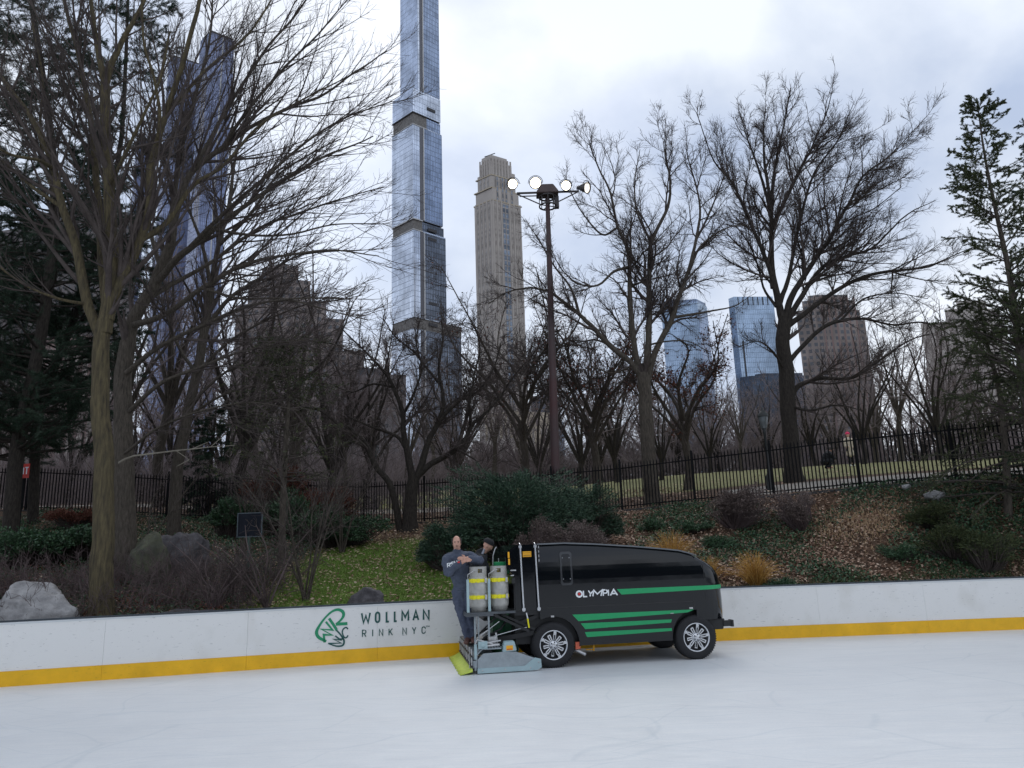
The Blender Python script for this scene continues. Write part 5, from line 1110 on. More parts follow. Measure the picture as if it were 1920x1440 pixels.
bush('brown_shrub', bpos(1085, 18.7), .9, .8, 1.75, 'brown bare-leaved shrub in front of the evergreens, right above the black tank', MAT['budbrown'], 74, 1500, 12, .045, .02, group='brown shrubs', woodm=MAT['twig_red'])
bush('brown_shrub', bpos(1003, 18.5), .65, .6, 1.5, 'darker brown shrub in front of the big evergreen, left of its twin', MAT['budbrown'], 75, 1000, 12, .045, .02, group='brown shrubs', woodm=MAT['twig_red'])
bush('brown_shrub', bpos(1378, 21.6), .85, .8, 1.15, 'rounded dark brown shrub in front of the fence, left of the park lamp', MAT['budbrown'], 76, 1100, 12, .05, .018, group='brown shrubs', woodm=MAT['twig_red'])
bush('brown_shrub', bpos(1503, 20.6), .75, .8, 1.15, 'upright reddish brown shrub with bare stems right of the park lamp, against the fence', MAT['budbrown'], 77, 800, 12, .05, .018, group='brown shrubs', woodm=MAT['twig_red'])
for i, (px, Y, rx, h, lab) in enumerate(((1690, 18.8, .42, .38, 'round tuft of dark green grass on the right bank'), (1225, 22.5, .45, .28, 'small dark green plant at the foot of the pale trunk'), (1300, 21.8, .5, .3, 'low dark green plant in front of the fence behind the orange grass'), (1350,20.5,.5,.28,'small green plant on the bank below the rounded brown shrub'), (1460,17.9,.35,.25,'little green plant beside the lower orange grass'), (1790,18.6,.9,.8,'green leafy shrub under the low hemlock'),(1850,18.2,1.1,.9,'larger dark shrub at the lower right edge of the bank'),(1745,19.6,.7,.6,'small shrub between the fence and the low hemlock'))):
    bush('low_plant', bpos(px, Y), rx, rx*.8, h, lab, MAT['ivy'] if i < 5 else MAT['needle_hem'], 80+i, 260 if i < 5 else 700, 14, .07, .018, cat='plant', group='low green plants', flat=.1)
for i, (px, Y, rx, h, lab, m) in enumerate(((40, 19.5, 1.6, 1.0, 'dark green groundcover shrub above the pale boulder', 'ivy'), (120, 20.5, 1.4, .9, 'dark evergreen shrub left of the mossy trunk', 'ivy'), (640, 23.5, 1.5, 1.1, 'dark leafy shrub below the gnarled tree', 'ivy'), (560, 25.0, 1.6, 1.6, 'tall dark leafy shrub behind the thin conifer', 'ivy'), (430, 24.5, 1.3, 1.4, 'dark leafy shrub at the fence behind the sign', 'ivy'), (150, 24, 1.4, .7, 'reddish dry shrub in front of the fence at left', 'redleaf'), (600, 27, 1.3, 1.5, 'rusty brown shrub by the fence, left of the gnarled tree', 'redleaf'), (510, 27.5, 1.6, 2.2, 'tall rusty brown shrub behind the thin conifer', 'redleaf'))):
    bush('leafy_shrub', bpos(px, Y), rx, rx*.8, h, lab, MAT[m], 95+i, 800, 12, .075, .04, cat='shrub', group='leafy shrubs on the left bank', flat=.2)
# ornamental grasses
def tuft(px, Y, h, n, lab, seed):
    rs_ = np.random.default_rng(seed); c = onT(px, Y, 1050, -.03); o = empty('ornamental_grass', c, 0, label=lab, cat='ornamental grass', group='orange ornamental grasses')
    az = rs_.uniform(0, 2*np.pi, n); ln = np.abs(rs_.normal(0, .30, n)); d = nrm(np.stack([np.cos(az)*ln, np.sin(az)*ln, np.ones(n)], 1)); p = np.stack([np.cos(az)*.08, np.sin(az)*.08, np.zeros(n)], 1)
    Pt, Rd = grow(p, d, h*rs_.uniform(.35,1.35,n), np.full(n,.006), np.full(n,.002), 8, rs_, .05, .0, .42); a = Acc(); a.add(*tubes_np(Pt, Rd, 3)); a.build('blades', MAT['dry_grass'], o)
tuft(1262, 19.3, .80, 600, 'orange ornamental grass tuft behind the top of the black tank', 111); tuft(1418, 18.1, .68, 600, 'orange ornamental grass tuft just above the boards, right of the machine', 112); tuft(1330, 18.7, .5, 350, 'thin greenish grass tuft beside the taller orange one', 113)
# bare multi-stemmed saplings
def sapling(px, Y, hpx, n, lab, seed, mat, spread=.5):
    b = onT(px, Y, 1100, -.05); r_ = random.Random(seed); L0 = []
    for k in range(n):
        a = r_.uniform(0, 6.28); s = hpx*spread*r_.uniform(.4,1); hh = hpx*r_.uniform(.7,1.05)
        L0.append(([b+np.array((r_.uniform(-.05,.05),r_.uniform(-.05,.05),0)), b+np.array((.25*s*cos(a),.25*s*sin(a),.35*hh)), b+np.array((.6*s*cos(a+.2),.6*s*sin(a+.2),.7*hh)), b+np.array((s*cos(a),s*sin(a),hh))], .028, .006))
    lv = [dict(sp=.16, t0=.25, ang=40, len=.40, K=6, gn=.15, up=.05, S=4, rmin=.005, lmin=.2, lmax=1.6, trunk_t0=.3), dict(sp=.13, t0=.1, ang=38, len=.4, K=5, gn=.18, up=.03, S=3, rmin=.0035, lmin=.12, lmax=.7)]
    limb_tree('bare_shrub', L0, lv, (mat, MAT['twig'] if mat is not MAT['twig_pale'] else mat), seed, lab, cat='shrub', group='bare many-stemmed shrubs', trunk_sides=7, parts=('stems','twigs'))
sapling(572, 17.2, 3.6, 7, 'tall bare many-stemmed shrub behind the rink lettering', 121, MAT['bark'], .45); sapling(500, 16.6, 1.8, 9, 'low spreading bare shrub left of the tall many-stemmed one', 122, MAT['twig_red'], .9); sapling(400, 16.4, 1.6, 10, 'tangled bare shrub in front of the mossy pointed rock', 123, MAT['twig_red'], 1.0)
sapling(640, 22.5, 4.2, 7, 'bare many-stemmed shrub on the crest below the leaning stem of the gnarled tree', 124, MAT['bark'], .5); sapling(455, 21.5, 4.4, 7, 'bare many-stemmed shrub behind the dark sign', 125, MAT['bark'], .5); sapling(260, 20.0, 3.4, 7, 'bare shrub just right of the mossy trunk', 126, MAT['bark'], .6)
sapling(1000, 30, 5.0, 7, 'bare many-stemmed shrub behind the big evergreen', 127, MAT['twig_red'], .6); sapling(880, 31, 4.6, 8, 'bare purple-brown shrub between the gnarled tree and the evergreen', 128, MAT['twig_red'], .6)
# pale fallen-looking branch crossing the mossy trunk
mb = MB(); q = ppath([(222,868),(232,862),(250,855),(290,850),(330,845),(360,842),(395,838),(425,812)], 15.3); mb.tube(q, [.022,.021,.019,.017,.015,.013,.010,.006], 8); 
for a, b in (((330,845),(355,862)), ((355,862),(330,875)), ((290,850),(280,838)), ((360,842),(392,828)), ((395,838),(440,835))): mb.tube(ppath([a, b], 15.3), [.010,.005], 6)
br = mb.build('pale_branch', MAT['twig_pale']); tag(br, 'thin pale bare branch reaching right from the mossy trunk', 'branch')

# ------------------------------------------------------------------ ground cover
def scatter(n, xs, f, seed, dens=None):
    rs_ = np.random.default_rng(seed); x = rs_.uniform(xs[0], xs[1], n); b = yB(x)+.2; y = b+rs_.random(n)*(f(x)-b)
    if dens is not None: k = rs_.random(n) < dens(x, y); x, y = x[k], y[k]
    return x, y, terr(x, y), rs_
def patches(x, y, s, off): return .5+.5*(np.sin(x*s+off+1.7*np.sin(y*s*.8+off))*np.cos(y*s*1.1-off+1.3*np.sin(x*s*.7)))
fl = lambda x: yF(x)+.2
# fallen leaves
x, y, z, rs_ = scatter(180000, (-16, 17), fl, 201, lambda x, y: np.where(x > 1.2, .25+.75*patches(x, y, 1.3, .4)**1.3, np.where(x > -6.2, .16, .15+.25*patches(x, y, 1.1, 2)))*(1-.0*x))
quads(np.stack([x,y,z+rs_.uniform(.0,.05,len(x))],1), rs_, .074, .052, 'fallen_leaves', MAT['litter'], flat=.72); tag(bpy.data.objects['fallen_leaves'], 'carpet of tan fallen leaves over the bank', 'fallen leaves', kind='stuff')
x, y, z, rs_ = scatter(9000, (-6.8, -.2), fl, 202, lambda x, y: .25+.75*patches(x, y, 1.6, 1.))
quads(np.stack([x,y,z+.045+rs_.uniform(.0,.05,len(x))],1), rs_, .08, .05, 'fallen_leaves', MAT['litter_pale'], flat=.8).name = 'lawn_leaves'; tag(bpy.data.objects['lawn_leaves'], 'pale dead leaves scattered over the green grass slope', 'fallen leaves', kind='stuff')
x, y, z, rs_ = scatter(26000, (-16, 17), lambda x: yF(x)+14, 203, lambda x, y: (y > yF(x))*np.where(x > 7, .12, .9))
quads(np.stack([x,y,z+.02],1), rs_, .10, .06, 'far_leaves', MAT['litter'], flat=.9); tag(bpy.data.objects['far_leaves'], 'dead leaves lying beyond the iron fence', 'fallen leaves', kind='stuff')
# ivy on the right bank and the dark bank at left
def ivyd(x, y):
    R_ = np.clip((patches(x, y, 1.15, 3.1)-.30)*3.0, 0, 1)*.95; L_ = .55+.45*patches(x, y, 1.5, .9)
    straw = np.exp(-(((x-9.3)/1.6)**2+((y-20.3)/1.0)**2)*1.2)
    return np.where(x > 1.2, R_*(1-straw), np.where(x < -6.0, L_, .0))
x, y, z, rs_ = scatter(150000, (-17, 18), fl, 204, ivyd)
quads(np.stack([x,y,z+rs_.uniform(.02,.17,len(x))],1), rs_, .065, .05, 'ivy_cover', MAT['ivy'], flat=.3); tag(bpy.data.objects['ivy_cover'], 'dark green ivy covering the banks', 'ivy', kind='stuff')
x, y, z, rs_ = scatter(26000, (-17, 18), fl, 205, lambda x, y: np.where(x > 3, np.clip((patches(x,y,1.7,5.5)-.5)*2,0,1), np.where(x < -6.5, .6*patches(x,y,2.1,4), 0)))
quads(np.stack([x,y,z+rs_.uniform(.02,.14,len(x))],1), rs_, .07, .03, 'weeds', MAT['shrubgreen'], flat=.2); tag(bpy.data.objects['weeds'], 'yellow-green weeds among the leaves on the banks', 'weeds', kind='stuff')
x, y, z, rs_ = scatter(16000, (-14, -6), lambda x: yB(x)+6, 206, lambda x, y: np.clip((patches(x,y,1.9,7)-.45)*2,0,1))
quads(np.stack([x,y,z+rs_.uniform(.02,.25,len(x))],1), rs_, .06, .03, 'red_ground_leaves', MAT['redleaf'], flat=.2); tag(bpy.data.objects['red_ground_leaves'], 'dull red withered leaves low on the left bank', 'withered leaves', kind='stuff')
# lawn grass
def blades(n, xs, f, seed, dens, h, w, name, lab, mat):
    x, y, z, rs_ = scatter(n, xs, f, seed, dens); n = len(x); c = np.stack([x,y,z],1); az = rs_.uniform(0,2*np.pi,n); s = np.stack([np.cos(az),np.sin(az),np.zeros(n)],1)*w/2; tip = np.stack([rs_.normal(0,h*.35,n), rs_.normal(0,h*.35,n), h*rs_.uniform(.5,1.2,n)],1)
    V = np.stack([c-s, c+s, c+tip],1).reshape(-1,3); o = mesh_np(name, V, np.arange(3*n).reshape(-1,3), mat, smooth=False); return tag(o, lab, 'grass', kind='stuff')
blades(110000, (-7.5, .2), lambda x: yF(x)-3, 207, lambda x, y: lawn_mask(x, y)**1.2*(.35+.65*(patches(x,y,2.2,2)>.12)), .065, .013, 'lawn_grass', 'green grass on the slope above the rink lettering', MAT['grass'])
blades(5000, (3.0, 16), lambda x: yB(x)+.8, 208, lambda x, y: .3+.7*patches(x,y,2,1), .22, .014, 'edge_grass', 'tufts of grass standing just behind the boards on the right', MAT['shrubgreen'])
blades(9000, (7.7, 11.0), lambda x: yF(x)-.2, 209, lambda x, y: np.exp(-(((x-9.3)/1.4)**2+((y-20.3)/.8)**2)*1.3), .10, .035, 'straw_patch', 'flattened straw-coloured dead grass on the right bank', MAT['straw'])

# ------------------------------------------------------------------ rocks
def rock(c, sx, sy, sz, mat, lab, seed, peak=0., rz=0.):
    bm = bmesh.new(); bmesh.ops.create_icosphere(bm, subdivisions=5, radius=1); rs_ = np.random.default_rng(seed); pl = [(nrm(rs_.normal(size=3)), rs_.uniform(.62,.88)) for _ in range(14)]
    from mathutils import noise
    for v in bm.verts:
        p = np.array(v.co)
        for n_, d_ in pl:
            e = p@n_-d_
            if e > 0: p = p-n_*e*.9
        if peak: k = max(0, p[2]); p = p*np.array((1-peak*k, 1-peak*k, 1))
        nn = noise.fractal(Vector(p*1.8+seed), .8, 2.2, 5); p = p*(1+.12*nn)+nrm(p)*(.05*noise.noise(Vector(p*4.5+2))+.03*noise.noise(Vector(p*11)))
        v.co = (p[0]*sx, p[1]*sy, p[2]*sz)
    me = bpy.data.meshes.new('rock'); bm.to_mesh(me); bm.free(); me.materials.append(mat); me.polygons.foreach_set('use_smooth', np.ones(len(me.polygons), bool))
    o = bpy.data.objects.new('rock', me); o.location = [float(v) for v in c]; o.rotation_euler = (0,0,rz); link(o); return tag(o, lab, 'rock', 'rocks behind the boards')
def rk(px, Y, dz): return onT(px, Y, 1100, dz)
rock(rk(58, 15.2, .12), 1.0, .6, .70, MAT['rock_pale'], 'large pale grey boulder at the left end above the boards', 301, rz=.3)
rock(rk(262, 18.6, .15), .72, .6, 1.15, MAT['rock_moss'], 'mossy pointed rock right of the mossy trunk', 302, .22)
rock(rk(330, 19.4, .15), .95, .6, .95, MAT['rock'], 'dark grey rock slab leaning behind the mossy pointed rock', 303)
rock(rk(684, 16.75, -.02), .56, .4, .46, MAT['rock'], 'dark lumpy rock on the grass above the rink lettering', 304, .15)
rock(rk(165, 15.25, -.12), .75, .4, .32, MAT['rock'], 'flat dark rock directly behind the boards at the foot of the mossy trunk', 305)
rock(rk(-20, 14.6, -.15), .8, .4, .35, MAT['rock'], 'dark rock in the lower left corner behind the boards', 306)
rock(rk(340, 15.9, -.15), 1.0, .45, .38, MAT['rock'], 'long low dark rock behind the boards between the trunk and the lettering', 307)
for px, Y, s, lab in ((1752, 20.4, .32, 'small grey stone at the foot of the fence under the hemlock'), (1700, 21.0, .16, 'little stone beside the fence base on the right')): rock(rk(px, Y, .05), s, s*.8, s*.6, MAT['rock_pale'], lab, int(px))
for px, Y, s, lab in ((1735, 48, 1.1, 'pale outcrop on the far lawn, right of the person in cream'), (1660, 52, .9, 'low pale outcrop at the far edge of the lawn')): rock(rk(px, Y, .1), s, s*.8, s*.7, MAT['rock_pale'], lab, int(px))

# ------------------------------------------------------------------ iron fence
fo = empty('iron_fence', (0, float(yF(0)), float(zF(0))), label='long black iron picket fence along the top of the bank', cat='fence'); fb = np.array((0, float(yF(0)), float(zF(0))))
xs_f = [-20.]; 
while xs_f[-1] < 19: 
    x = xs_f[-1]; l = 0
    while l < 2.4: l += hypot(.02, float(yF(x+.02)-yF(x))); x += .02
    xs_f.append(x)
FH = 1.55
def fp(x): 
    y = float(yF(x)); return np.array((x, y, float(terr(x, y))))-fb
for a, b in zip(xs_f[:-1], xs_f[1:]):
    p, q = fp(a), fp(b); mb = MB(); mb.box((p[0]-.035,p[1]-.035,p[2]-.2),(p[0]+.035,p[1]+.035,p[2]+FH+.06)); mb.lathe([(.045,0),(.03,.03),(.04,.06),(0,.10)], (p[0],p[1],p[2]+FH+.06), 8); mb.build('post', MAT['iron'], fo)
    mb = MB()
    for zz in (.14, FH-.16): mb.bar((p[0],p[1],p[2]+zz),(q[0],q[1],q[2]+zz), .04, .035)
    for k in range(1, 23):
        t = k/23; c = p+(q-p)*t; mb.box((c[0]-.015,c[1]-.015,c[2]+.05),(c[0]+.015,c[1]+.015,c[2]+FH-.04)); mb.add([(c[0]-.013,c[1]-.013,c[2]+FH-.04),(c[0]+.013,c[1]-.013,c[2]+FH-.04),(c[0]+.013,c[1]+.013,c[2]+FH-.04),(c[0]-.013,c[1]+.013,c[2]+FH-.04),(c[0],c[1],c[2]+FH+.04)], [(0,1,4),(1,2,4),(2,3,4),(3,0,4)])
    mb.build('picket_panel', MAT['iron'], fo)
    mb = MB(); mb.bar((p[0],p[1],p[2]-.08),(q[0],q[1],q[2]-.08), .16, .22); mb.build('base_kerb', M_('kerb_dark', (.05,.05,.05), .9, bump=.3) if 'kerb_dark' not in bpy.data.materials else bpy.data.materials['kerb_dark'], fo)

# ------------------------------------------------------------------ park lamps, sign boards
lampgrey = M_('lamp_black', (.012,.014,.013), .5)
def park_lamp(px, Y, lab, h=3.3):
    q = onT(px, Y, 900, -.05); o = empty('park_lamp', q, 0, label=lab, cat='park lamp', group='black park lamps')
    mb = MB(); mb.lathe([(.16,0),(.16,.12),(.11,.2),(.12,.5),(.07,.6),(.05,.8),(.045,h-.6),(.07,h-.55),(.05,h-.5),(.09,h-.42),(.06,h-.4)], n=12); mb.build('post', lampgrey, o)
    mb = MB(); mb.lathe([(.10,h-.42),(.17,h-.05),(.16,h)], n=10); mb.build('globe', M_('lamp_glass', (.10,.11,.11), .15, spec=.5) if 'lamp_glass' not in bpy.data.materials else bpy.data.materials['lamp_glass'], o)
    mb = MB(); mb.lathe([(.19,h-.01),(.17,h+.08),(.08,h+.16),(.05,h+.22),(.02,h+.32),(0,h+.34)], n=12); mb.lathe([(.18,h-.02),(.19,h-.02),(.19,h-.01)], n=12); mb.build('lamp_cap', lampgrey, o)
park_lamp(1445, 25.3, 'black park lamp behind the fence, just left of the biggest bare tree', 2.55); park_lamp(703, 36, 'distant black park lamp seen through the fence left of the gnarled tree', 3.0)
q = onT(463, 17.9, 1060, -.1); o = empty('sign_board', q, 0, label='dark rectangular sign panel on a green post on the left bank', cat='sign')
mb = MB(); top = float(P(463, 963, 17.9)[2]-q[2]); hh = .53; mb.box((-.27,-.02,top-hh),(.27,.02,top)); mb.build('panel', M_('sign_dark', (.010,.012,.018), .75, var=.5, scale=3, spec=.15), o)
mb = MB(); 
for a, b in (((-.275,-.025,top-hh-.02),(.275,.025,top-hh)), ((-.275,-.025,top),(.275,.025,top+.02)), ((-.295,-.025,top-hh-.02),(-.275,.025,top+.02)), ((.275,-.025,top-hh-.02),(.295,.025,top+.02))): mb.box(a, b)
mb.build('frame', M_('sign_frame', (.06,.08,.09), .5), o); mb = MB(); mb.box((-.03,-.03,0),(.03,.022,top-hh-.02)); mb.build('post', M_('sign_post', (.03,.06,.045), .6), o)
q = P(45, 883, 23.); q0 = onT(45, 23., 950, 0); o = empty('exit_sign', (q[0], q[1]-.0, q0[2]), -.05, label='red EXIT sign partly hidden by the black pine trunk at far left', cat='sign'); zz = q[2]-q0[2]
mb = MB(); mb.box((-.34,-.01,zz-.22),(.17,.01,zz+.22)); mb.build('panel', M_('sign_red', (.62,.035,.02), .5), o); mb = MB(); text(mb, 'EXIT', -.30, zz-.12, .105, .24, .035, .033, lambda u, z, o_: (u, -.011-o_, z), .004); mb.build('lettering', MAT['decal_white'], o)
mb = MB(); mb.box((-.03,.012,0),(.03,.05,zz+.2)); mb.build('post', MAT['iron'], o)

# ------------------------------------------------------------------ floodlight mast
Yl = 26.; top = P(1026.5, 372, Yl); bt = onT(1044, Yl, 900, -.1); fm = empty('floodlight_mast', bt, 0, label='tall floodlight mast with four lamps, three of them lit', cat='floodlight mast')
T_ = np.array(top)-bt
rust = M_('mast_paint', (.075,.022,.022), .6, col2=(.05,.045,.045), scale=.35, stretch=(1,1,1)); mast2 = M_('mast_steel', (.045,.04,.04), .5, .3)
mb = MB(); n = 14; pts = [T_*k/n for k in range(n+1)]; mb.tube(pts, [.175-.095*k/n for k in range(n+1)], 16); mb.build('mast', rust, fm)
x, y, z = T_; mb = MB(); mb.lathe([(.30,0),(.34,.0),(.34,.05),(.30,.05),(.30,0)], (x,y,z-.35), 24); mb.lathe([(.28,0),(.33,.0),(.33,.05),(.28,.05),(.28,0)], (x,y,z+.02), 24)
for k in range(8): a = 2*pi*k/8; mb.bar((x+.31*cos(a),y+.31*sin(a),z-.33),(x+.31*cos(a),y+.31*sin(a),z+.05),.03)
for k in range(4): a = 2*pi*k/4+.4; mb.bar((x,y,z-.3),(x+.31*cos(a),y+.31*sin(a),z-.3),.03); mb.bar((x,y,z+.03),(x+.31*cos(a),y+.31*sin(a),z+.03),.03)
mb.build('ring_cage', mast2, fm)
mb = MB(); mb.prism([(x-.42,z+.12),(x+.42,z+.12),(x+.40,z+.2),(x+.22,z+.46),(x-.22,z+.46),(x-.40,z+.2)], y-.28, y+.28); mb.build('head_box', M_('head_box', (.08,.055,.05), .6), fm, bevel=.02)
mb = MB(); mb.bar((x-1.15,y,z+.25),(x+1.2,y,z+.25),.06); mb.bar((x-1.05,y,z+.12),(x-.3,y,z+.12),.035); mb.bar((x-1.15,y,z+.22),(x-.25,y,z-.25),.035); mb.bar((x+1.15,y,z+.22),(x+.3,y,z-.2),.035); mb.box((x+.26,y-.1,z-.4),(x+.42,y+.1,z+.05)); mb.build('cross_arm', mast2, fm)
lit = M_('lamp_lit', (1,1,1), .5, var=0, emit=((1,.90,.68), 4.)); dim = M_('lamp_lens', (.6,.6,.58), .2, var=.1, emit=((1,.93,.82), .9))
def P_rel(px, py, dy=-.2): return P(px, py, Yl+dy)-bt
for px, py, mt, dv, r_ in ((961.5,345,lit,(-.35,-1,-.42),.185),(1004,343,lit,(-.1,-1,-.35),.205),(1061,348,lit,(.15,-1,-.38),.18),(1100,352,dim,(.85,-.62,-.35),.2)):
    c = P_rel(px, py, -.1); e = empty('lamp', c); e.parent = fm; dv = Vector(dv).normalized(); e.rotation_euler = dv.to_track_quat('Z','Y').to_euler()
    mb = MB(); mb.lathe([(.0,-.42),(.07,-.42),(.09,-.3),(.15,-.18),(r_,-.02),(r_+.03,.035),(r_+.02,.05),(r_-.01,.02)], n=24); mb.build('housing', mast2, e)
    mb = MB(); mb.lathe([(0,.035),(r_*.5,.03),(r_*.97,.005)], n=24); mb.build('lens', mt, e)
    mb = MB(); mb.tube([(r_+.03,0,-.25),(r_+.04,0,0),(0,.0,.0+.0) if False else (r_+.04,0,.02)], .012, 6); mb.tube([(r_*1.35*cos(a_),r_*1.35*sin(a_),-.02) for a_ in np.linspace(0,pi,12)], .012, 6, caps=True); mb.build('yoke', mast2, e)
# unseen evergreens added behind the camera to darken reflections in the black paint
yews = [o for o in bpy.data.objects if o.name.startswith('yew_bush') and o.parent is None]; pines = [o for o in bpy.data.objects if o.name.startswith('hemlock_tree') and o.parent is None]
for k in range(13): dup(yews[0], (-30+5.2*k+(k%3), -31-(k*5)%4, -.05), k*1.3, 2.3+.7*((k*7)%3)/2, label='dark evergreen added unseen behind the camera for the machine to reflect', group='evergreens added for reflections')
for k, (x, y, s_) in enumerate(((-12,-36,.9),(12,-37,1.0),(21,-36,.8))): dup(pines[1], (x, y, -.05), k*1.3, s_, label='dark hemlock added unseen behind the camera for the machine to reflect', group='hemlocks added for reflections')
# ------------------------------------------------------------------ skyline
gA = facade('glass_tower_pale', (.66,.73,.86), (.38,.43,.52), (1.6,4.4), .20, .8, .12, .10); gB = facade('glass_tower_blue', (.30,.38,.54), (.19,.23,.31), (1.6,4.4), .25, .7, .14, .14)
gM = facade('glass_tower_shaded', (.17,.20,.26), (.10,.115,.14), (1.6,4.4), .3, .55, .14, .3); gP = facade('glass_violet', (.27,.31,.46), (.17,.19,.28), (1.6,3.8), .25, .6, .15, .15); gS = facade('glass_sky_blue', (.42,.53,.68), (.34,.44,.57), (1.5,3.9), .22, .65, .14, .08); gD = facade('glass_dark', (.05,.07,.11), (.09,.10,.12), (1.6,3.9), .2, .5, .12, .3)
bz = facade('brown_window_bands', (.10,.105,.12), (.31,.265,.245), (3.4,3.6), .8, .1, .4, .4); gy = facade('grey_brick_windows', (.07,.075,.09), (.22,.20,.20), (3.2,3.6), 1.1, .1, .5, .4)
stone = M_('limestone', (.46,.42,.385), .85, var=.12, scale=.08); stoneL = M_('limestone_light', (.48,.41,.31), .85, var=.1, scale=.08); band = M_('mechanical_band', (.17,.16,.15), .7, var=.4, scale=.6); bandw = M_('band_edge', (.5,.5,.5), .6)
brick = M_('brick_rose', (.24,.17,.155), .9, var=.15, scale=.1); dk = M_('roof_dark', (.06,.06,.065), .8); winm = M_('window_glass', (.16,.19,.24), .12, .5, var=.5, scale=.12); wind = M_('window_dark', (.05,.055,.07), .2, .3, var=.5, scale=.3)
GZ = float(terr(0, 400.))-2
class Tower:
    """building with two faces towards the rink: corner C, left run u1*w1, right run u2*w2"""
    def __init__(s, name, label, px, D, a1, w1, a2, w2, group='skyline buildings', cat='building', pyr=600):
        s.C = P(px, pyr, D); s.C[2] = GZ; s.D = D; s.px = px; s.o = empty(name, s.C, 0, label=label, cat=cat, group=group)
        s.u1 = np.array((cos(radians(a1)), sin(radians(a1)))); s.u2 = np.array((cos(radians(a2)), sin(radians(a2)))); s.w1 = w1; s.w2 = w2
    def z(s, py, px=None): return float(P(px or s.px, py, s.D)[2]-GZ)
    def block(s, name, z0, z1, a0=0, a1=None, b0=0, b1=None, mat=None, parent=None, roof=None, hint=None):
        """footprint [a0,a1] along the left run and [b0,b1] along the right run"""
        a1 = s.w1 if a1 is None else a1; b1 = s.w2 if b1 is None else b1
        q = [s.u1*a+s.u2*b for a, b in ((a0,b0),(a0,b1),(a1,b1),(a1,b0))]; mb = MB()
        for i in range(4):
            p, r = q[i], q[(i+1)%4]; L_ = hypot(*(r-p)); mb.add([(p[0],p[1],z0),(r[0],r[1],z0),(r[0],r[1],z1),(p[0],p[1],z1)], [(0,1,2,3)], 0, uvs=[[(0,z0),(L_,z0),(L_,z1),(0,z1)]])
        mb.add([(c[0],c[1],z1) for c in q]+[(c[0],c[1],z0) for c in q], [(0,1,2,3),(7,6,5,4)], 1)
        return mb.build(name, [mat, roof or dk], parent or s.o)
    def wins(s, side, cols, z0, z1, step, hw, wh, mat, a_in=0, off=.18, parent=None, name='window_strip', skip=None):
        """one continuous vertical strip of windows per column, its panes and spandrels from UV metres"""
        u = s.u1 if side == 0 else s.u2; v = s.u2 if side == 0 else s.u1; key = (mat.name, step, hw, wh)
        if key not in WM: WM[key] = facade('window_strip_glass', (.20,.24,.30) if mat is winm else (.06,.065,.08), (.42,.38,.345), (2*hw, step), (step-wh)/2, .35, .15, .5, nscale=.3)
        for c in cols:
            p = u*(c-hw)+v*(a_in-off); r = u*(c+hw)+v*(a_in-off); p2 = u*(c-hw)+v*a_in; r2 = u*(c+hw)+v*a_in; L_ = 2*hw
            V = [(*q, z) for z in (z0, z1) for q in (p, r, r2, p2)]
            mb = MB().add(V, [(0,1,5,4),(1,2,6,5),(3,0,4,7),(4,5,6,7),(0,3,2,1)], uvs=[[(0,z0),(L_,z0),(L_,z1),(0,z1)]]+[[(0,0)]*4]*4)
            mb.build(name, WM[key], parent or s.o)
WM = {}
# supertall glass tower
t = Tower('glass_skyscraper', 'supertall blue glass skyscraper whose top runs out of the picture, left of the stone tower', 775, 540, 137, 27, 42, 31, pyr=430)
zb3 = t.z(594); zb2 = t.z(410); zb1 = t.z(210)
t.block('lower_shaft', 0, zb3-9, mat=gA, b1=45); t.block('mechanical_band', zb3-9, zb3, .6, 26.4, .6, 46, mat=band)
t.block('middle_shaft', zb3, zb2-8, mat=gA, b1=31)
t.block('mechanical_band', zb2-8, zb2, .7, 26.5, .7, 9, mat=band); t.block('middle_shaft', zb2-8, zb2, .9, 26.3, 9, 30, mat=gM); t.block('band_edge', zb2, zb2+1.0, -.3, 27.2, -.3, 9, mat=bandw); t.block('band_edge', zb2-9, zb2-8.2, -.4, 27.2, -.4, 9, mat=bandw)
t.block('upper_shaft', zb2+1, zb1-10, 0, 27, .0, 28.5, mat=gA); t.block('mechanical_band', zb1-10, zb1, .7, 26.4, .7, 14, mat=band); t.block('upper_shaft', zb1-10, zb1, 1, 26, 14, 28, mat=gB); t.block('band_edge', zb1-10.8, zb1-10, -.3, 27.1, -.3, 14, mat=bandw); t.block('band_edge', zb1, zb1+.8, -.3, 27.1, -.3, 14, mat=dk)
t.block('top_shaft', zb1+.8, zb1+22, 0, 26.5, 0, 27.5, mat=gA); t.block('top_shaft', zb1+22, 480, 0, 23, 5, 27, mat=gA)
for z0, z1, bb in ((0, zb3-9, 45), (zb3, zb2-9, 31), (zb2+1, zb1-11, 28.5), (zb1+22, 480, 27)):   # shade of the right-hand faces painted as darker glass
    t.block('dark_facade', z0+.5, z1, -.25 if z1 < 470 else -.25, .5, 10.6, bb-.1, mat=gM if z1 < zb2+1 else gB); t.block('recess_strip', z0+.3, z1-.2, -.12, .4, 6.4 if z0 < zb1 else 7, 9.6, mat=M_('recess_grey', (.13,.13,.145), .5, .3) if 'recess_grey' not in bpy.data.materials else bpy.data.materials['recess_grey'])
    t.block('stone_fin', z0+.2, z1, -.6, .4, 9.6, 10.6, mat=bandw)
for zc in (t.z(600), t.z(560), t.z(437), t.z(190), t.z(420)): t.block('vent_slot', zc-2, zc+.4, -.5, .1, 14, 22, mat=dk)
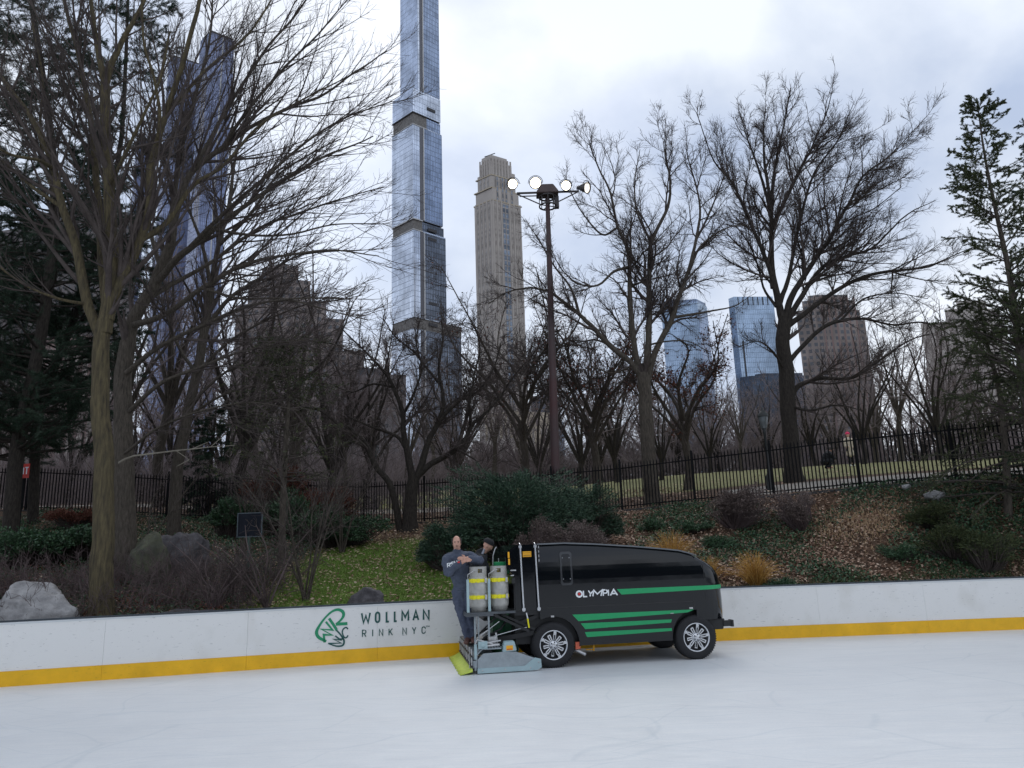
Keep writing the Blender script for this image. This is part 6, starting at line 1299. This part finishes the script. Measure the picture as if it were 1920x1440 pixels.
# limestone tower
t = Tower('stone_tower', 'slim limestone tower with a stepped crown left of the floodlight mast', 922, 500, 140, 17.5, 33, 25, pyr=360)
H_ = t.z
t.block('shaft', 0, H_(374), mat=stone); t.block('shoulder', H_(374), H_(350), .2, 16.8, .8, 23.5, mat=stone); t.block('shoulder', H_(350), H_(325), 1.4, 15, 1.2, 21.5, mat=stone); t.block('crown', H_(325), H_(297), 2.2, 14, 2, 20, mat=stone); t.block('crown', H_(297), H_(285), 3.2, 12.5, 3, 17, mat=stone)
t.block('shoulder', H_(352), H_(312), 1.6, 14, 19, 22.3, mat=stone); t.block('shoulder', H_(350), H_(318), 13.5, 16, 2, 9, mat=stone)
for a in (3.4, 5.8, 8.2, 10.6, 12.8): t.block('pilaster', H_(325), H_(291), a-.5, a+.5, 1.5, 2.0, mat=stone)
for a in (3.4,6.,8.6,11.2,13.8,16.4,18.8): t.block('pilaster', H_(325), H_(290), 1.7, 2.2, a-.55, a+.55, mat=stone)
for a in (0.3, 4.4, 8.0, 11.6, 15.2): t.block('pier', 4, H_(372), a, a+1.0, -.45, 0, mat=stone)
for a in (.3, 3.6, 7.2, 14.4, 18, 23.6): t.block('pier', 4, H_(372), -.45, 0, a, a+1.0, mat=stone)
z1 = H_(378)
t.wins(0, [2.9, 6.8, 10.4, 14.0], 6, z1, 4.1, .9, 2.5, winm); t.wins(0, [4.6, 8.2, 11.8], H_(348), H_(328), 4.1, .8, 2.8, winm, a_in=1.2)
t.wins(1, [2.4, 20.2, 22.4], 6, z1, 4.1, .7, 2.6, winm); t.wins(1, [5.9, 16.8], 6, z1, 4.1, 1.0, 2.2, wind); t.wins(1, [10.0, 12.8], 6, z1, 4.1, 1.35, 3.4, winm)
t.wins(1, [5, 9.6, 12.6, 17.5], H_(372), H_(328), 4.3, 1.0, 3.2, winm, a_in=.2)
t.wins(0, [4.6, 7., 9.4, 11.6], H_(322), H_(301), 30, .45, 29, wind, a_in=2.0); t.wins(1, [4.8, 7.4, 10, 12.6, 15.2], H_(322), H_(301), 30, .5, 29, wind, a_in=2.2)
for zc, e in ((325, 1.0), (350, .1), (374, -.3)): t.block('cornice', H_(zc)-.5, H_(zc)+.4, e, 17.7-e, e-.2 if e > 0 else -.3, 25.3-e*1.8, mat=stoneL)
mb = MB(); q = t.u1*9+t.u2*9; zt = H_(285); mb.bar((q[0]-1,q[1],zt),(q[0]-2,q[1],zt+3),.5); mb.bar((q[0]-5.5,q[1],zt+2.2),(q[0]+2.5,q[1],zt+5),.5); mb.build('roof_crane', dk, t.o)
# light stone block at its foot
t = Tower('stone_apartment_block', 'pale cream apartment block at the foot of the stone tower', 962, 440, 150, 22, 28, 24); H_ = t.z
t.block('wall', 0, H_(770), mat=stoneL); t.block('setback', 0, H_(800), -3, 0, 0, 24, mat=stoneL); t.block('wing', 0, H_(822), 0, 26, -5, 0, mat=stone)
t.wins(0, [2,5.5,9,12.5,16,19.5], 3, H_(775), 3.6, .8, 2.1, wind); t.wins(1, [2,5,8,11,14,17,20,22.5], 3, H_(804), 3.6, .7, 2.1, wind, a_in=-3)
# dark glass block right of it
t = Tower('dark_glass_block', 'small dark blue glass block between the cream block and the floodlight mast', 1003, 520, 150, 6, 20, 17); t.block('wall', 0, t.z(742), mat=gD); t.block('wall', 0, t.z(790), -2, 0, 0, 17, mat=gS)
# violet glass towers on the left
t = Tower('glass_tower', 'violet-blue glass tower seen through the branches, left of the supertall one', 393, 600, 140, 19, 40, 22, pyr=90); t.block('shaft', 0, t.z(60), mat=gP); t.block('side_fin', 0, t.z(60)+.5, -.4, .3, 11, 12, mat=bandw); t.block('roof_screen', t.z(60), t.z(60)+3, 1, 18, 1, 21, mat=dk)
t.wins(0, [3, 6, 9], t.z(420), t.z(120), 9, .5, 7, gS)
t = Tower('glass_tower', 'lower violet glass tower tucked behind the taller violet one', 325, 640, 140, 10, 35, 26, pyr=110); t.block('shaft', 0, t.z(106), mat=gP); t.block('roof_screen', t.z(106), t.z(106)+2, .6, 9, .6, 25, mat=dk)
t = Tower('glass_tower', 'narrow pale violet tower seen in a gap of the left tree', 262, 700, 140, 9, 40, 10, pyr=270); t.block('shaft', 0, t.z(262), mat=gP); t.block('roof_screen', t.z(262), t.z(262)+2, .6, 8, .6, 9, mat=dk)
# buildings behind the left-hand trees
t = Tower('grey_apartment_block', 'broad grey apartment block behind the left tree', 130, 330, 165, 26, 22, 26); t.block('wall', 0, t.z(388), mat=gy); t.block('penthouse', t.z(388), t.z(370), 3, 20, 3, 20, mat=gy)
t = Tower('grey_apartment_block', 'dark block at the left edge behind the pines', 10, 360, 165, 30, 20, 20); t.block('wall', 0, t.z(440), mat=gy); t.block('penthouse', t.z(440), t.z(425), 3, 20, 3, 15, mat=gy)
t = Tower('brick_apartment_block', 'rose brick block low behind the pines', 120, 250, 160, 24, 15, 18); t.block('wall', 0, t.z(640), mat=brick); t.block('penthouse', t.z(640), t.z(625), 3, 20, 3, 15, mat=brick); t.wins(0, [2,5,8,11,14,17,20,22.5], 4, t.z(650), 3.5, .7, 1.9, winm); t.wins(1, [2,5,8,11,14,16.5], 4, t.z(650), 3.5, .7, 1.9, winm)
t = Tower('stepped_apartment_block', 'brown stepped apartment block left of the supertall tower', 520, 330, 160, 24, 20, 22); H_ = t.z
t.block('wall', 0, H_(560), mat=bz); t.block('setback', H_(560), H_(520), 2, 20, 2, 16, mat=bz); t.block('setback', H_(520), H_(492), 4, 15, 4, 12, mat=bz); t.block('wing', 0, H_(650), 0, 24, 22, 40, mat=bz); t.block('wing', 0, H_(590), 0, 24, 22, 30, mat=bz)
t = Tower('grey_apartment_block', 'low grey block behind the gnarled tree at left', 690, 300, 165, 18, 18, 16); t.block('wall', 0, t.z(700), mat=gy); t.block('penthouse', t.z(700), t.z(688), 3, 14, 3, 12, mat=dk)
# towers on the right
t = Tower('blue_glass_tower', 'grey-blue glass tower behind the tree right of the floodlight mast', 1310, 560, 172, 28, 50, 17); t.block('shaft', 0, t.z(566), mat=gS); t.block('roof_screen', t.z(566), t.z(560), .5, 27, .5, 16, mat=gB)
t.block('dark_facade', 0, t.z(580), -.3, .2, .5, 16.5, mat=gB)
t = Tower('blue_glass_tower', 'bright blue glass tower left of the biggest bare tree', 1380, 560, 120, 6, 5, 32); t.block('shaft', 0, t.z(572), mat=gS); t.block('crown', t.z(572), t.z(556), 0.2, 5.8, .2, 31.8, mat=gS)
for k in range(7): t.block('crown_fin', t.z(572), t.z(557), -.3, .1, 3+k*4, 3.5+k*4, mat=dk)
t.block('corner_slot', 0, t.z(640), -.3, .1, 3.2, 4.2, mat=dk)
t = Tower('dark_glass_block', 'dark glass block in front of the foot of the bright blue tower', 1398, 500, 150, 8, 6, 40); t.block('wall', 0, t.z(705), mat=gD); t.block('roof_screen', t.z(705), t.z(700), 1, 7, 10, 38, mat=gD)
t = Tower('brown_tower', 'brown banded tower with rounded corners behind the biggest bare tree', 1530, 400, 168, 10, 8, 27); t.block('wall', 0, t.z(580), mat=bz); H_ = t.z
t.block('shaft', 0, H_(562), -.8, 8, 2, 24, mat=bz); t.block('crown', H_(562), H_(552), 0, 7, 5, 21, mat=bz); t.block('wing', 0, H_(600), -1.2, 8, 24, 28, mat=bz)
for k in range(6): t.block('rib', 0, H_(556), -1.2, -.7, 3+k*4, 3.6+k*4, mat=brick)
t = Tower('stone_block', 'beige block with a stepped roof behind the right-hand conifers', 1800, 360, 165, 18, 12, 26); H_ = t.z; t.block('wall', 0, H_(600), mat=stone); t.block('setback', H_(600), H_(576), 0, 10, 5, 24, mat=stone); t.block('setback', H_(576), H_(560), 2, 8, 10, 20, mat=stone)
t.wins(1, [2,6,10,14,18,22], 4, H_(606), 3.8, .9, 2.0, winm); t.wins(0, [3,7,11,15], 4, H_(606), 3.8, .9, 2.0, winm)
